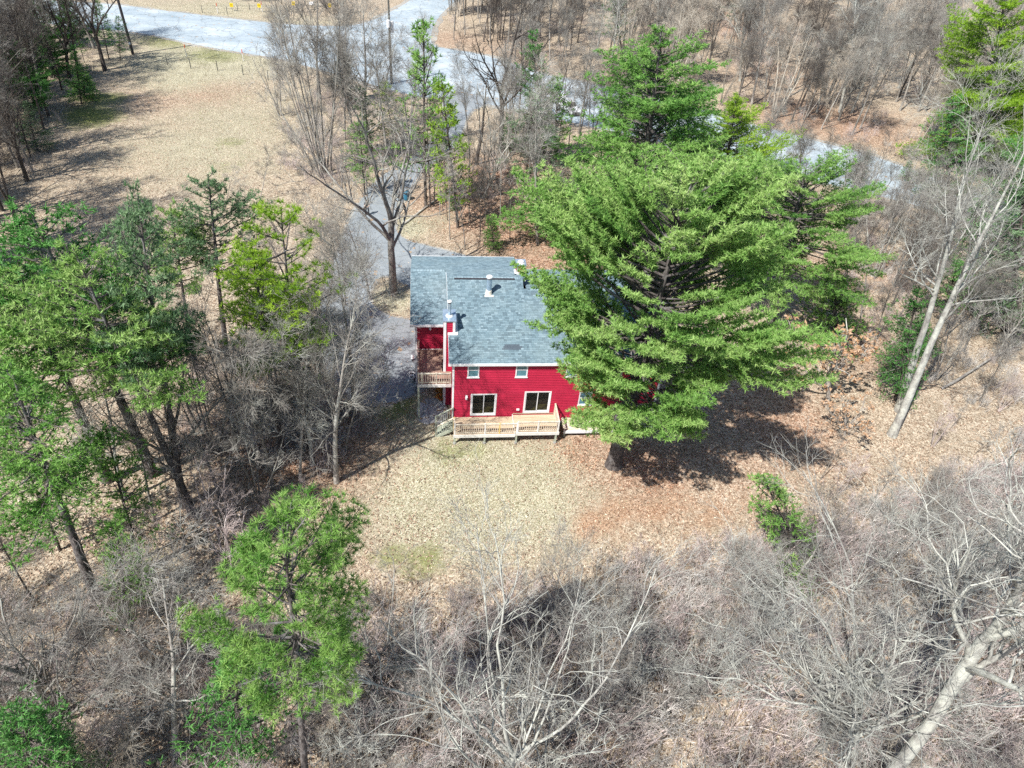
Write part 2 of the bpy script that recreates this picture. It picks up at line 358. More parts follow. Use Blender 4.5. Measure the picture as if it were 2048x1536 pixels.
def outset(P, d, seed):
    n = len(P); T_ = np.roll(P, -1, 0) - np.roll(P, 1, 0); N_ = np.stack([T_[:, 1], -T_[:, 0]], 1); N_ /= np.linalg.norm(N_, axis=1, keepdims=True) + 1e-9
    a = 0.5 * np.sum(P[:, 0] * np.roll(P[:, 1], -1) - np.roll(P[:, 0], -1) * P[:, 1])
    return P + N_ * (1 if a > 0 else -1) * (d * (0.4 + 1.2 * np.random.default_rng(seed).random(n)))[:, None]
M_SHOULD = asphalt('gravel_shoulder', (0.24, 0.22, 0.18), (0.36, 0.33, 0.27), (0.46, 0.43, 0.36), 0.25)
sheet('road_shoulder', outset(ROAD, 0.9, 3), 0.018, M_SHOULD, 'gritty brown gravel shoulder along the road')
sheet('driveway_edge', outset(DRIVE, 0.25, 4), 0.024, M_SHOULD, 'crumbling gritty edge of the driveway')
sheet('gravel_patch', wpoly([(842, 798), (878, 796), (894, 812), (898, 838), (870, 852), (838, 846), (832, 822)], 3), 0.021, asphalt('pale_gravel', (0.34, 0.33, 0.32), (0.50, 0.49, 0.48), (0.64, 0.63, 0.62), 0.3), 'pale grey gravel patch under and before the balcony')
sheet('road', ROAD, 0.030, asphalt('road_asphalt', (0.24, 0.32, 0.37), (0.38, 0.46, 0.51), (0.58, 0.64, 0.66), 0.02), 'pale weathered asphalt road with junction')
sheet('driveway', DRIVE, 0.036, asphalt('drive_asphalt', (0.17, 0.195, 0.21), (0.235, 0.265, 0.285), (0.32, 0.35, 0.365), 0.03), 'grey curving asphalt driveway to the red house')

# ------------------------------------------------------------------ the red house
def siding_mat(name, c1, c2):
    m = mat(name, c1, 0.55, 0.35); q = NT(m); geo = q.n('ShaderNodeNewGeometry'); P = geo.outputs['Position']
    a = q.tex('noise', 0.8, 5, 0.65, vec=P); f = q.tex('noise', 4.0, 3, 0.6, vec=P, stretch=(0.25, 0.25, 6))
    c = q.ramp(q.math('ADD', q.math('MULTIPLY', a.outputs[0], 0.5), q.math('MULTIPLY', f.outputs[0], 0.5)), [(0.35, c1), (0.62, c2)])
    wv = q.n('ShaderNodeTexNoise'); wv.inputs['Scale'].default_value = 26; q.l(P, wv.inputs['Vector'])
    c = q.mix(q.ramp(wv.outputs[0], [(0.74, (0, 0, 0)), (0.82, (1, 1, 1))]), c, (0.5, 0.16, 0.16)); q.col(c); return m
M_RED = siding_mat('red_siding', (0.34, 0.012, 0.042), (0.50, 0.020, 0.062))
M_WHITE = mix_mat('white_trim', (0.72, 0.73, 0.75), (0.84, 0.84, 0.84), 3.0, 0.6, 0.3, coord='Object')
M_DECK = mix_mat('deck_wood', (0.34, 0.22, 0.14), (0.58, 0.46, 0.32), 2.2, 0.75, 0.2, 0.3, stretch=(0.35, 6, 1), c3=(0.52, 0.45, 0.36))
M_DECKB = mix_mat('balcony_wood', (0.13, 0.07, 0.05), (0.40, 0.26, 0.20), 2.2, 0.8, 0.2, 0.3, stretch=(7, 0.5, 1), c3=(0.28, 0.17, 0.13))
M_RAIL = mix_mat('weathered_rail', (0.50, 0.42, 0.31), (0.78, 0.72, 0.60), 5.0, 0.75, 0.2, 0.2)
M_RAILG = mix_mat('grey_green_post', (0.30, 0.34, 0.27), (0.50, 0.52, 0.42), 6.0, 0.8, 0.2)
M_NEWW = mix_mat('new_yellow_wood', (0.62, 0.44, 0.14), (0.74, 0.56, 0.24), 6.0, 0.7, 0.2)
M_FASC = mix_mat('pale_fascia', (0.66, 0.64, 0.60), (0.80, 0.78, 0.74), 4.0, 0.7, 0.2)
M_CONC = mix_mat('foundation_concrete', (0.26, 0.25, 0.24), (0.40, 0.39, 0.37), 4.0, 0.9, 0.2, 0.3)
M_METAL = mix_mat('galvanised_metal', (0.34, 0.46, 0.58), (0.52, 0.62, 0.72), 3.0, 0.35, 0.5, metal=0.55)
M_CAPW = mat('cap_bright_metal', (0.80, 0.80, 0.80), 0.4, 0.5, 0.2)
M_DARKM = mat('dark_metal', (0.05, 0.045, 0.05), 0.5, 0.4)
M_CREAM = mix_mat('cream_flashing', (0.70, 0.64, 0.52), (0.80, 0.76, 0.68), 6.0, 0.6, 0.3)
M_IN = mat('interior_wall', (0.20, 0.16, 0.10), 0.8); M_INF = mix_mat('interior_floor', (0.40, 0.27, 0.06), (0.52, 0.37, 0.10), 3.0, 0.5, 0.3, stretch=(0.4, 7, 1))
def glass(name, tint, rough=0.02, f=0.72):
    m = mat(name, tint, rough, 0.8); q = NT(m)
    tr = q.n('ShaderNodeBsdfTransparent'); tr.inputs[0].default_value = (0.62, 0.66, 0.64, 1)
    mx = q.n('ShaderNodeMixShader'); mx.inputs[0].default_value = 1 - f
    o = [x for x in q.t.nodes if x.type == 'OUTPUT_MATERIAL'][0]
    q.l(q.b.outputs[0], mx.inputs[1]); q.l(tr.outputs[0], mx.inputs[2]); q.l(mx.outputs[0], o.inputs[0]); return m
M_GLASS = glass('door_glass', (0.03, 0.035, 0.035), 0.03, 0.25)
M_WGL = mix_mat('window_glass_blue', (0.045, 0.16, 0.21), (0.10, 0.26, 0.32), 1.2, 0.12, 0.8)
M_SHING = mat('roof_shingle', (0.2, 0.25, 0.28), 0.95, 0.15); _q = NT(M_SHING)
_a = _q.n('ShaderNodeAttribute', attribute_name='tint'); _g = _q.n('ShaderNodeNewGeometry'); _f = _q.tex('noise', 40, 3, 0.7, vec=_g.outputs['Position']); _bg = _q.tex('noise', 0.5, 4, 0.6, vec=_g.outputs['Position'])
_c = _q.ramp(_a.outputs['Fac'], [(0.0, (0.055, 0.075, 0.105)), (0.16, (0.085, 0.14, 0.175)), (0.5, (0.15, 0.235, 0.28)), (1.0, (0.27, 0.37, 0.42))])
_c = _q.mix(0.18, _c, _q.ramp(_f.outputs[0], [(0.3, (0.07, 0.09, 0.10)), (0.7, (0.42, 0.46, 0.47))]))
_c = _q.mix(_q.ramp(_bg.outputs[0], [(0.45, (0, 0, 0)), (0.8, (0.5, 0.5, 0.5))]), _c, (0.26, 0.33, 0.34)); _q.col(_c)

house = empty('red_house', (1.7, 38.2, 0), 'two-storey red clapboard house with blue-grey shingle roofs, half hidden by the large pine', 'house')
H0 = Vector((1.7, 38.2, 0))
def hp(bx, name, mats, parent=None, bevel=0, smooth=False, kind=None, label=None):
    """a part of the house given in world coordinates"""
    me = bx.mesh(name, mats, bevel, smooth) if isinstance(bx, Box) else bx
    me.transform(Matrix.Translation(-H0)); o = link(name, me, parent or house)
    if parent is not None and parent is not house: o.matrix_parent_inverse = Matrix.Identity(4)
    return tag(o, label, kind=kind)

EZ, SL = 6.0, 1 / 3.0
EY = 37.95
def clap(bx, O, u, n, U0, U1, z0, z1, openings=(), lim=None, ex=0.158):
    O = Vector(O); u = Vector(u); n = Vector(n)
    zs = sorted(set([z0, z1] + [round(z0 + i * ex, 4) for i in range(1, int((z1 - z0) / ex) + 1) if z0 + i * ex < z1 - 0.01] + [z for o in openings for z in (o[2], o[3]) if z0 < z < z1]))
    for a, b2 in zip(zs[:-1], zs[1:]):
        if b2 - a < 1e-4: continue
        zc = (a + b2) / 2; iv = [(U0, U1)]
        for (o0, o1, oz0, oz1) in openings:
            if oz0 < zc < oz1:
                iv = [p for (s0, s1) in iv for p in ((s0, min(s1, o0)), (max(s0, o1), s1)) if p[1] - p[0] > 1e-3]
        for s0, s1 in iv:
            A0, A1, B0, B1 = s0, s1, s0, s1
            if lim:
                l0, l1 = lim(a); m0, m1 = lim(b2); A0, A1 = max(s0, l0), min(s1, l1); B0, B1 = max(s0, m0), min(s1, m1)
                if A1 - A0 < 1e-3: continue
                if B1 < B0: B0 = B1 = (A0 + A1) / 2
            p = lambda s, z, d: O + u * s + Vector((0, 0, z)) + n * d
            bx.raw([p(A0, a, 0.042), p(A1, a, 0.042), p(B1, b2, 0.004), p(B0, b2, 0.004), p(A0, a, 0.0), p(A1, a, 0.0)], [(0, 1, 2, 3), (4, 5, 1, 0)])
    return bx
UP = (0, 0, 0)
OPEN = [(2.72, 3.54, 4.62, 5.85), (6.12, 6.98, 4.62, 5.85), (9.72, 10.55, 4.62, 5.85), (13.1, 13.9, 4.62, 5.85), (3.02, 4.92, 0.97, 3.09), (6.93, 8.91, 1.17, 3.28), (11.0, 12.0, 1.9, 3.2)]
gl = lambda yr, ye: (lambda z: (max(38.2, EY + (z - EZ) / SL + 0.15), min(ye, 2 * yr - EY - (z - EZ) / SL - 0.15)) if z > EZ else (38.2, ye))
hp(clap(Box(), (0, 38.2, 0), (1, 0, 0), (0, -1, 0), 1.7, 16.9, 0.35, 6.02, OPEN), 'front_siding', M_RED, kind='stuff')
hp(clap(Box(), (1.7, 0, 0), (0, 1, 0), (-1, 0, 0), 38.2, 52.4, 0.0, 8.4, lim=gl(45.3, 52.4)), 'gable_siding', M_RED, kind='stuff')
hp(clap(Box(), (7.1, 0, 0), (0, 1, 0), (1, 0, 0), 38.2, 52.4, 0.0, 8.4, lim=gl(45.3, 52.4)), 'gable_siding', M_RED, kind='stuff')
hp(clap(Box(), (16.9, 0, 0), (0, 1, 0), (1, 0, 0), 38.2, 50.4, 0.0, 8.05, lim=gl(44.3, 50.4)), 'gable_siding', M_RED, kind='stuff')
hp(clap(Box(), (-0.95, 0, 0), (0, 1, 0), (-1, 0, 0), 43.1, 52.4, 0.0, 7.6, lim=lambda z: (max(43.1, 42.6 + (z - EZ) / SL + 0.15), min(52.4, 52.6 - (z - EZ) / SL - 0.15)) if z > EZ else (43.1, 52.4)), 'gable_siding', M_RED, kind='stuff')
hp(clap(Box(), (0, 43.1, 0), (1, 0, 0), (0, -1, 0), -0.95, 1.7, 0.0, 6.0), 'recess_siding', M_RED, kind='stuff')
hp(clap(clap(Box(), (0, 52.4, 0), (1, 0, 0), (0, 1, 0), -0.95, 7.1, 0.0, 6.02), (0, 50.4, 0), (1, 0, 0), (0, 1, 0), 7.1, 16.9, 0.0, 6.02), 'rear_siding', M_RED, kind='stuff')
hp(Box().box(1.74, 16.86, 38.24, 38.45, -0.3, 0.34), 'foundation', M_CONC)
# rooms behind the sliding doors
hp(Box().box(1.9, 6.0, 38.25, 43.5, 0.86, 0.95, 0).box(6.1, 10.5, 38.25, 43.5, 1.02, 1.13, 0).box(1.9, 10.5, 43.5, 43.6, 0.9, 3.6, 1).box(1.9, 10.5, 38.25, 43.5, 3.6, 3.7, 1).box(6.0, 6.1, 38.25, 43.5, 0.9, 3.6, 1).box(1.85, 1.9, 38.25, 43.5, 0.9, 3.6, 1).box(10.5, 10.55, 38.25, 43.5, 0.9, 3.6, 1), 'interior_room', [M_INF, M_IN])
# corner boards and trim
cbp = [(1.66, 1.80, 38.150, 38.20, 0.35, 5.98), (1.668, 1.70, 38.2, 38.34, 0.35, 5.98), (-0.985, -0.83, 43.06, 43.10, 0.0, 5.9), (-0.995, -0.95, 43.10, 43.26, 0.0, 6.1), (16.78, 16.94, 38.150, 38.20, 0.35, 5.98)]
for c in cbp: hp(Box().box(*c), 'corner_board', M_WHITE)

def roof_part(name, x0, x1, ye, ze, yr, zr, patch=None, seed=0, front=True):
    """slab + shingle courses from the eave line up to the ridge line"""
    r = np.random.default_rng(seed); L = math.hypot(yr - ye, zr - ze); dy, dz = (yr - ye) / L, (zr - ze) / L
    ny, nz = -dz * (1 if dy > 0 else -1), abs(dy)
    root = Box(); t = 0.12
    P = lambda x, s, o: (x, ye + dy * s + ny * o, ze + dz * s + nz * o)
    root.raw([P(x0, 0, -t), P(x1, 0, -t), P(x1, L, -t), P(x0, L, -t), P(x0, 0, 0), P(x1, 0, 0), P(x1, L, 0), P(x0, L, 0)],
             [(0, 3, 2, 1), (4, 5, 6, 7), (0, 1, 5, 4), (1, 2, 6, 5), (2, 3, 7, 6), (3, 0, 4, 7)])
    rf = hp(root, name, M_SHING)
    V, F, T = [], [], []; ex = 0.15; n = int(L / ex) + 1
    for k in range(n):
        s0 = k * ex - 0.02; s1 = min(L, s0 + ex + 0.02); x = x0 - 0.012 - r.random() * 0.3
        while x < x1:
            wd = r.uniform(0.14, 0.36); a = max(x, x0 - 0.012); c = min(x + wd - 0.008, x1 + 0.012); x += wd
            if c - a < 0.03: continue
            tt = float(np.clip(r.normal(0.5, 0.21), 0.16, 1)); o = 0.028 + r.random() * 0.008
            if patch and patch[0] < (a + c) / 2 < patch[1] and patch[2] < s0 < patch[3]: tt = 0.02
            i = len(V); V += [P(a, s0, o), P(c, s0, o), P(c, s1, 0.006), P(a, s1, 0.006), P(a, s0, 0.001), P(c, s0, 0.001)]
            F += [(i, i + 1, i + 2, i + 3), (i + 4, i + 5, i + 1, i)]; T += [tt] * 6
    me = np_mesh('shingles', np.array(V), np.array(F), M_SHING, attr={'tint': np.array(T)}); me.transform(Matrix.Translation(-H0))
    o = link('shingles', me, rf); tag(o, kind='stuff')
    return rf
RA = EZ + (45.3 - EY) * SL; RB = EZ + (44.3 - EY) * SL; RC = EZ + (47.6 - 42.6) * SL
roof_part('roof_slope', 1.42, 7.098, EY, EZ, 45.3, RA, patch=(5.25, 6.45, 1.15, 1.6), seed=1)
roof_part('roof_slope', 1.42, 7.35, 52.65, EZ, 45.3, RA, seed=2)
roof_part('roof_slope', 7.10, 17.1, EY, EZ, 44.3, RB, seed=3)
roof_part('roof_slope', 7.36, 17.1, 50.65, EZ, 44.3, RB, seed=4)
roof_part('roof_slope', -1.30, 1.69, 42.6, EZ, 47.6, RC, seed=5)
roof_part('roof_slope', -1.30, 1.41, 52.6, EZ, 47.6, RC, seed=6)
def caps(x0, x1, y, z, seed):
    bx = Box(); x = x0
    while x < x1 - 0.05:
        a, c = x, min(x + 0.235, x1)
        h = 0.035 + 0.012
        bx.raw([(a, y - 0.17, z - 0.17 * SL + 0.035), (c, y - 0.17, z - 0.17 * SL + 0.05), (c, y, z + h + 0.012), (a, y, z + h), (c, y + 0.17, z - 0.17 * SL + 0.05), (a, y + 0.17, z - 0.17 * SL + 0.035),
                (a, y - 0.17, z - 0.17 * SL + 0.0), (c, y - 0.17, z - 0.17 * SL + 0.0)],
               [(0, 1, 2, 3), (3, 2, 4, 5), (6, 7, 1, 0), (1, 7, 2), (7, 4, 2)])
        x += 0.25
    m = bx.mesh('ridge_cap', M_SHING); at = m.attributes.new('tint', 'FLOAT', 'POINT'); r = random.Random(seed)
    at.data.foreach_set('value', [0.72 + 0.3 * (i // 8 % 3) / 3 for i in range(len(m.vertices))])
    hp(m, 'ridge_cap', M_SHING, kind='stuff')
caps(1.9, 6.75, 45.3, RA, 1); caps(7.6, 16.8, 44.3, RB, 2); caps(-1.1, 1.3, 47.6, RC, 3)
# ridge vent shadow gap board
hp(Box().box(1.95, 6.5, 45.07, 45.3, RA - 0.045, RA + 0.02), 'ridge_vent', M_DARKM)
# fascia, gutters, rakes
for a in [(1.36, 17.14, EY - 0.055, EY - 0.004, 5.83, 6.03), (-1.34, 1.12, 42.545, 42.596, 5.84, 6.03), (-1.34, 7.37, 52.66, 52.70, 5.84, 6.03)]:
    hp(Box().box(*a), 'fascia', M_WHITE)
for (x, y0, z0, y1, z1) in [(1.385, EY, EZ, 45.3, RA), (-1.335, 42.6, EZ, 47.6, RC), (-1.335, 52.6, EZ, 47.6, RC), (1.385, 52.65, EZ, 45.3, RA), (7.385, 52.65, EZ, 45.3, RA), (17.13, EY, EZ, 44.3, RB)]:
    hp(Box().bar((x + (0.03 if x < 5 else -0.03), y0, z0 - 0.2), (x + (0.03 if x < 5 else -0.03), y1, z1 - 0.2), 0.03, 0.14), 'rake_board', M_WHITE)
hp(Box().box(1.72, 16.9, EY, 38.2, 5.86, 5.872), 'soffit', M_WHITE)

def window(x0, x1, z0, z1, y=38.2):
    f = 0.085
    fr = hp(Box().box(x0, x1, y - 0.05, y + 0.06, z0, z0 + f).box(x0, x1, y - 0.05, y + 0.06, z1 - f, z1).box(x0, x0 + f, y - 0.05, y + 0.06, z0 + f, z1 - f).box(x1 - f, x1, y - 0.05, y + 0.06, z0 + f, z1 - f), 'window', M_WHITE)
    zm = (z0 + z1) / 2 + 0.03
    hp(Box().box(x0 + f, x1 - f, y - 0.035, y + 0.02, zm - 0.025, zm + 0.025), 'sash_rail', M_WHITE, fr)
    hp(Box().box(x0 + f, x1 - f, y - 0.01, y + 0.0, z0 + f, zm - 0.025), 'pane', M_WGL, fr)
    hp(Box().box(x0 + f, x1 - f, y + 0.012, y + 0.024, zm + 0.025, z1 - f), 'pane', M_WGL, fr)
    hp(Box().box(x0 - 0.04, x1 + 0.04, y - 0.09, y - 0.051, z0 - 0.05, z0 + 0.02), 'sill', M_WHITE, fr)
for o in OPEN[:4] + OPEN[6:]: window(*o)
def slider(x0, x1, z0, z1, y=38.2):
    f = 0.10
    fr = hp(Box().box(x0, x1, y - 0.05, y + 0.1, z0, z0 + 0.12).box(x0, x1, y - 0.05, y + 0.1, z1 - f, z1).box(x0, x0 + f, y - 0.05, y + 0.1, z0 + 0.12, z1 - f).box(x1 - f, x1, y - 0.05, y + 0.1, z0 + 0.12, z1 - f), 'sliding_door', M_WHITE)
    xm = (x0 + x1) / 2
    for k, (a, c, yy) in enumerate(((x0 + f, xm + 0.04, y - 0.03), (xm - 0.04, x1 - f, y + 0.022))):
        s = 0.055
        pn = hp(Box().box(a, a + s, yy, yy + 0.045, z0 + 0.12, z1 - f).box(c - s, c, yy, yy + 0.045, z0 + 0.12, z1 - f).box(a + s, c - s, yy, yy + 0.045, z0 + 0.12, z0 + 0.2).box(a + s, c - s, yy, yy + 0.045, z1 - f - 0.05, z1 - f), 'door_panel', M_WHITE, fr)
        hp(Box().box(a + s, c - s, yy + 0.018, yy + 0.026, z0 + 0.2, z1 - f - 0.05), 'glass_pane', M_GLASS, fr)
    hp(Box().box(xm + 0.055, xm + 0.085, y - 0.0, y + 0.02, z0 + 0.9, z0 + 1.2), 'door_handle', M_DARKM, fr)
slider(*OPEN[4]); slider(*OPEN[5])

# chimney chases
def chase(x0, x1, y0, y1, z0, z1, red=True, pipe=1.0, pr=0.11, capr=0.17, zred=None):
    w_ = 0.15 if x1 - x0 > 0.65 else 0.06
    b0 = hp(Box().box(x0 + 0.02, x1 - 0.02, y0 + 0.02, y1 - 0.02, z0, z1 - 0.01), 'chimney_chase', M_RED)
    bx = Box()
    clap(bx, (0, y0 + 0.02, 0), (1, 0, 0), (0, -1, 0), x0 + 0.02, x1 - 0.02, z0, z1 - 0.06)
    clap(bx, (x0 + 0.02, 0, 0), (0, 1, 0), (-1, 0, 0), y0 + 0.02, y1, z0, z1 - 0.06)
    clap(bx, (x1 - 0.02, 0, 0), (0, 1, 0), (1, 0, 0), y0 + 0.02, y1, z0, z1 - 0.06)
    hp(bx, 'chase_siding', M_RED, b0, kind='stuff')
    for a, c in ((x0 - 0.01, x0 + w_), (x1 - w_, x1 + 0.01)):
        hp(Box().box(a, c, y0 - 0.05, y0 - 0.004, z0, z1 - 0.05), 'corner_trim', M_WHITE, b0)
    for bb in ((x0 - 0.04, x0 - 0.012, y0 - 0.03, y0 + w_), (x1 + 0.012, x1 + 0.04, y0 - 0.03, y1)): hp(Box().box(*bb, z0, z1 - 0.05), 'corner_trim', M_WHITE, b0)
    hp(Box().box(x0 - 0.08, x1 + 0.08, y0 - 0.08, y1 + 0.04, z1 - 0.05, z1 + 0.03), 'metal_cover', M_METAL, b0)
    xc, yc = (x0 + x1) / 2, (y0 + y1) / 2
    fl = hp(Box().lathe(xc, yc - 0.1, [(pr + 0.16, z1 + 0.031), (pr + 0.15, z1 + 0.07), (pr + 0.02, z1 + 0.13)], 20), 'flue_collar', M_CAPW, b0, smooth=True)
    hp(Box().cyl(xc, yc - 0.1, z1 + 0.06, z1 + pipe, pr, n=20), 'flue_pipe', M_METAL, b0, smooth=False)
    hp(Box().cyl(xc, yc - 0.1, z1 + pipe + 0.001, z1 + pipe + 0.10, pr * 1.15, n=20, mi=1).cyl(xc, yc - 0.1, z1 + pipe + 0.10, z1 + pipe + 0.15, capr, n=20).lathe(xc, yc - 0.1, [(capr, z1 + pipe + 0.151), (capr * 0.7, z1 + pipe + 0.19), (0.01, z1 + pipe + 0.2)], 20), 'rain_cap', [M_CAPW, M_DARKM], b0)
    return b0
chase(1.12, 1.88, 40.4, 41.8, 0.1, 7.9, pipe=1.1)
hp(Box().raw([(1.86, 40.30, 6.80), (2.08, 40.30, 6.80), (2.08, 42.05, 7.385), (1.86, 42.05, 7.385), (1.86, 40.30, 6.84), (2.08, 40.30, 6.845), (2.08, 42.05, 7.43), (1.86, 42.05, 7.43)], [(4, 5, 6, 7), (0, 1, 5, 4), (1, 2, 6, 5)])
   .raw([(1.38, 40.22, 6.79), (2.08, 40.22, 6.79), (2.08, 40.40, 6.85), (1.38, 40.40, 6.85), (1.38, 40.22, 6.83), (2.08, 40.22, 6.83), (2.08, 40.40, 6.92), (1.38, 40.40, 6.92)], [(4, 5, 6, 7), (0, 1, 5, 4), (1, 2, 6, 5)]), 'step_flashing', M_WHITE)
chase(6.82, 7.42, 46.45, 47.25, 7.6, 8.9, pipe=0.02, pr=0.15, capr=0.22)
hp(Box().box(6.62, 7.3, 46.25, 46.40, 8.16, 8.26).box(6.62, 6.76, 46.25, 46.9, 8.14, 8.24), 'chimney_flashing', M_WHITE)
vp = hp(Box().cyl(4.47, 43.85, 8.12, 9.25, 0.185, n=24).cyl(4.47, 43.85, 9.25, 9.34, 0.20, n=24, mi=1).cyl(4.47, 43.85, 9.34, 9.44, 0.235, n=24, mi=2).lathe(4.47, 43.85, [(0.235, 9.44), (0.16, 9.49), (0.01, 9.5)], 24, 2), 'vent_pipe', [M_METAL, M_DARKM, M_CAPW])
hp(Box().lathe(4.47, 43.85, [(0.27, 7.9), (0.235, 8.12), (0.22, 8.28), (0.19, 8.3)], 24).box(4.14, 4.82, 43.52, 43.66, 7.86, 7.93), 'vent_flashing', M_CREAM, vp)

# lamps and vents on the walls
lamp = hp(Box().box(2.64, 2.78, 38.09, 38.175, 2.62, 2.95).cyl(2.71, 38.06, 2.66, 2.88, 0.07, 0.09, 14), 'wall_lamp', M_WHITE, bevel=0)
hp(Box().cyl(0.17, 42.98, 5.38, 5.5, 0.11, 0.09, 16).box(0.1, 0.24, 42.95, 43.08, 5.5, 5.56).cyl(0.17, 42.95, 5.28, 5.38, 0.06, 0.085, 14), 'wall_lamp', M_WHITE)
hp(Box().box(6.44, 6.66, 38.08, 38.175, 1.46, 1.62), 'dryer_vent', M_WHITE, bevel=0.02)
hp(Box().box(1.64, 1.675, 39.2, 39.34, 0.9, 1.0), 'outlet_cover', M_WHITE)

# balcony of the side wing
balc = empty('balcony', (0.45, 41, 0)); balc.parent = house; balc.location = Vector((0, 0, 0)); balc['label'] = 'small brown timber balcony with pale railing between the side wing and the gable'
x = -0.74
i = 0
while x < 1.64:
    x1_ = min(x + 0.133, 1.66)
    if x1_ > 1.0 and x < 1.12: y1_ = 43.07
    y_lo, y_hi = 38.93, 43.07
    if x1_ > 1.06:
        hp(Box().box(x, x1_, y_lo, 40.36, 3.36, 3.40), 'plank', M_DECKB, balc)
        hp(Box().box(x, x1_, 41.86, y_hi, 3.36, 3.40), 'plank', M_DECKB, balc)
    else:
        hp(Box().box(x, x1_, y_lo, y_hi, 3.36, 3.40 + 0.003 * (i % 3 - 1)), 'plank', M_DECKB, balc)
    x += 0.145; i += 1
hp(Box().box(-0.80, 1.64, 38.885, 38.925, 3.12, 3.385), 'rim_board', M_FASC, balc)
hp(Box().box(-0.80, -0.75, 38.93, 43.05, 3.10, 3.37).box(-0.6, 1.6, 39.4, 39.45, 3.1, 3.35).box(-0.6, 1.6, 42.9, 42.95, 3.1, 3.35), 'joist', M_DECKB, balc)
hp(Box().box(-0.95, 1.1, 43.03, 43.075, 3.401, 3.45), 'ledger_trim', M_FASC, balc)
hp(Box().box(-0.80, -0.66, 38.93, 39.07, 0.0, 3.12), 'post', M_RAILG, balc)
def railing(parent, a, b_, z0, ztop, posts, m=M_RAIL, step=0.15, post_m=None, ph=0.06, skip=()):
    a = Vector(a); b_ = Vector(b_); d = b_ - a; L = d.length; d.normalize()
    hp(Box().bar((*a[:2], ztop), (*b_[:2], ztop), 0.11, 0.035), 'top_rail', m, parent)
    hp(Box().bar((*a[:2], z0 + 0.1), (*b_[:2], z0 + 0.1), 0.045, 0.07), 'bottom_rail', m, parent)
    hp(Box().bar((*a[:2], ztop - 0.07), (*b_[:2], ztop - 0.07), 0.04, 0.08), 'upper_rail', m, parent)
    n = max(2, int(L / step))
    for k in range(1, n):
        p = a + d * (L * k / n)
        if any(abs(k * L / n - s) < 0.07 for s, _ in posts): continue
        q_ = Vector((-d.y, d.x, 0)) * 0.0
        hp(Box().box(p.x - 0.02, p.x + 0.02, p.y - 0.02, p.y + 0.02, z0 + 0.13, ztop - 0.11), 'baluster', m, parent)
    for s, pm in posts:
        p = a + d * s
        hp(Box().box(p.x - 0.048, p.x + 0.048, p.y - 0.048, p.y + 0.048, z0 - 0.12, ztop + ph), 'rail_post', pm or post_m or m, parent)
railing(balc, (-0.70, 38.99, 0), (1.60, 38.99, 0), 3.40, 4.33, [(0.0, None), (0.24, None), (1.27, None), (2.27, None)], step=0.155)
railing(balc, (-0.72, 39.1, 0), (-0.72, 43.0, 0), 3.40, 4.33, [(0.25, None), (2.0, None), (3.85, None)], m=M_DECKB, step=0.14)

# main deck in two levels
deck = empty('deck'); deck.parent = house; deck['label'] = 'low weathered deck in two levels with pale balustrade along the front'
for k in range(14):
    y0 = 36.20 + k * 0.142; c = y0 + 0.132
    if c > 38.17: break
    hp(Box().box(1.76, 6.18, y0, c, 0.90, 0.94), 'plank', M_DECK, deck)
    hp(Box().box(6.19, 9.38, y0 - 0.06, c - 0.06, 1.11, 1.15 + 0.002 * (k % 2)), 'plank', M_DECK, deck)
hp(Box().box(6.19, 9.38, 38.135, 38.165, 1.11, 1.15), 'plank', M_DECK, deck)
hp(Box().box(1.74, 6.19, 36.14, 36.185, 0.66, 0.925), 'rim_board', M_FASC, deck)
hp(Box().box(6.20, 9.40, 36.08, 36.125, 0.86, 1.135), 'rim_board', M_FASC, deck)
hp(Box().box(6.135, 6.175, 36.2, 38.1, 0.941, 1.11), 'step_riser', M_FASC, deck)
hp(Box().box(1.80, 6.1, 36.4, 36.45, 0.66, 0.895).box(6.3, 9.3, 36.4, 36.45, 0.86, 1.1), 'joist', M_DECKB, deck)
for x, y, zt in ((1.84, 36.26, 0.9), (4.0, 36.24, 0.9), (6.3, 36.2, 1.1), (9.2, 36.15, 1.1)):
    p = hp(Box().box(x - 0.06, x + 0.06, y - 0.05, y + 0.07, 0.06, zt), 'post', M_RAILG, deck)
    hp(Box().cyl(x, y, -0.1, 0.11, 0.14, 0.12, 12), 'footing', M_CONC, deck)
railing(deck, (1.84, 36.25, 0), (6.28, 36.25, 0), 0.94, 1.88, [(0.0, None), (2.16, None), (3.2, M_NEWW), (4.46, None)], step=0.152, post_m=M_FASC)
railing(deck, (6.36, 36.17, 0), (9.30, 36.17, 0), 1.15, 2.10, [(0.0, None), (1.45, None), (2.94, None)], step=0.15, post_m=M_FASC)
railing(deck, (9.30, 36.3, 0), (9.30, 38.12, 0), 1.15, 2.10, [(1.75, None)], step=0.16)
railing(deck, (1.80, 36.32, 0), (1.80, 37.0, 0), 0.94, 1.88, [(0.62, M_NEWW)], step=0.16)
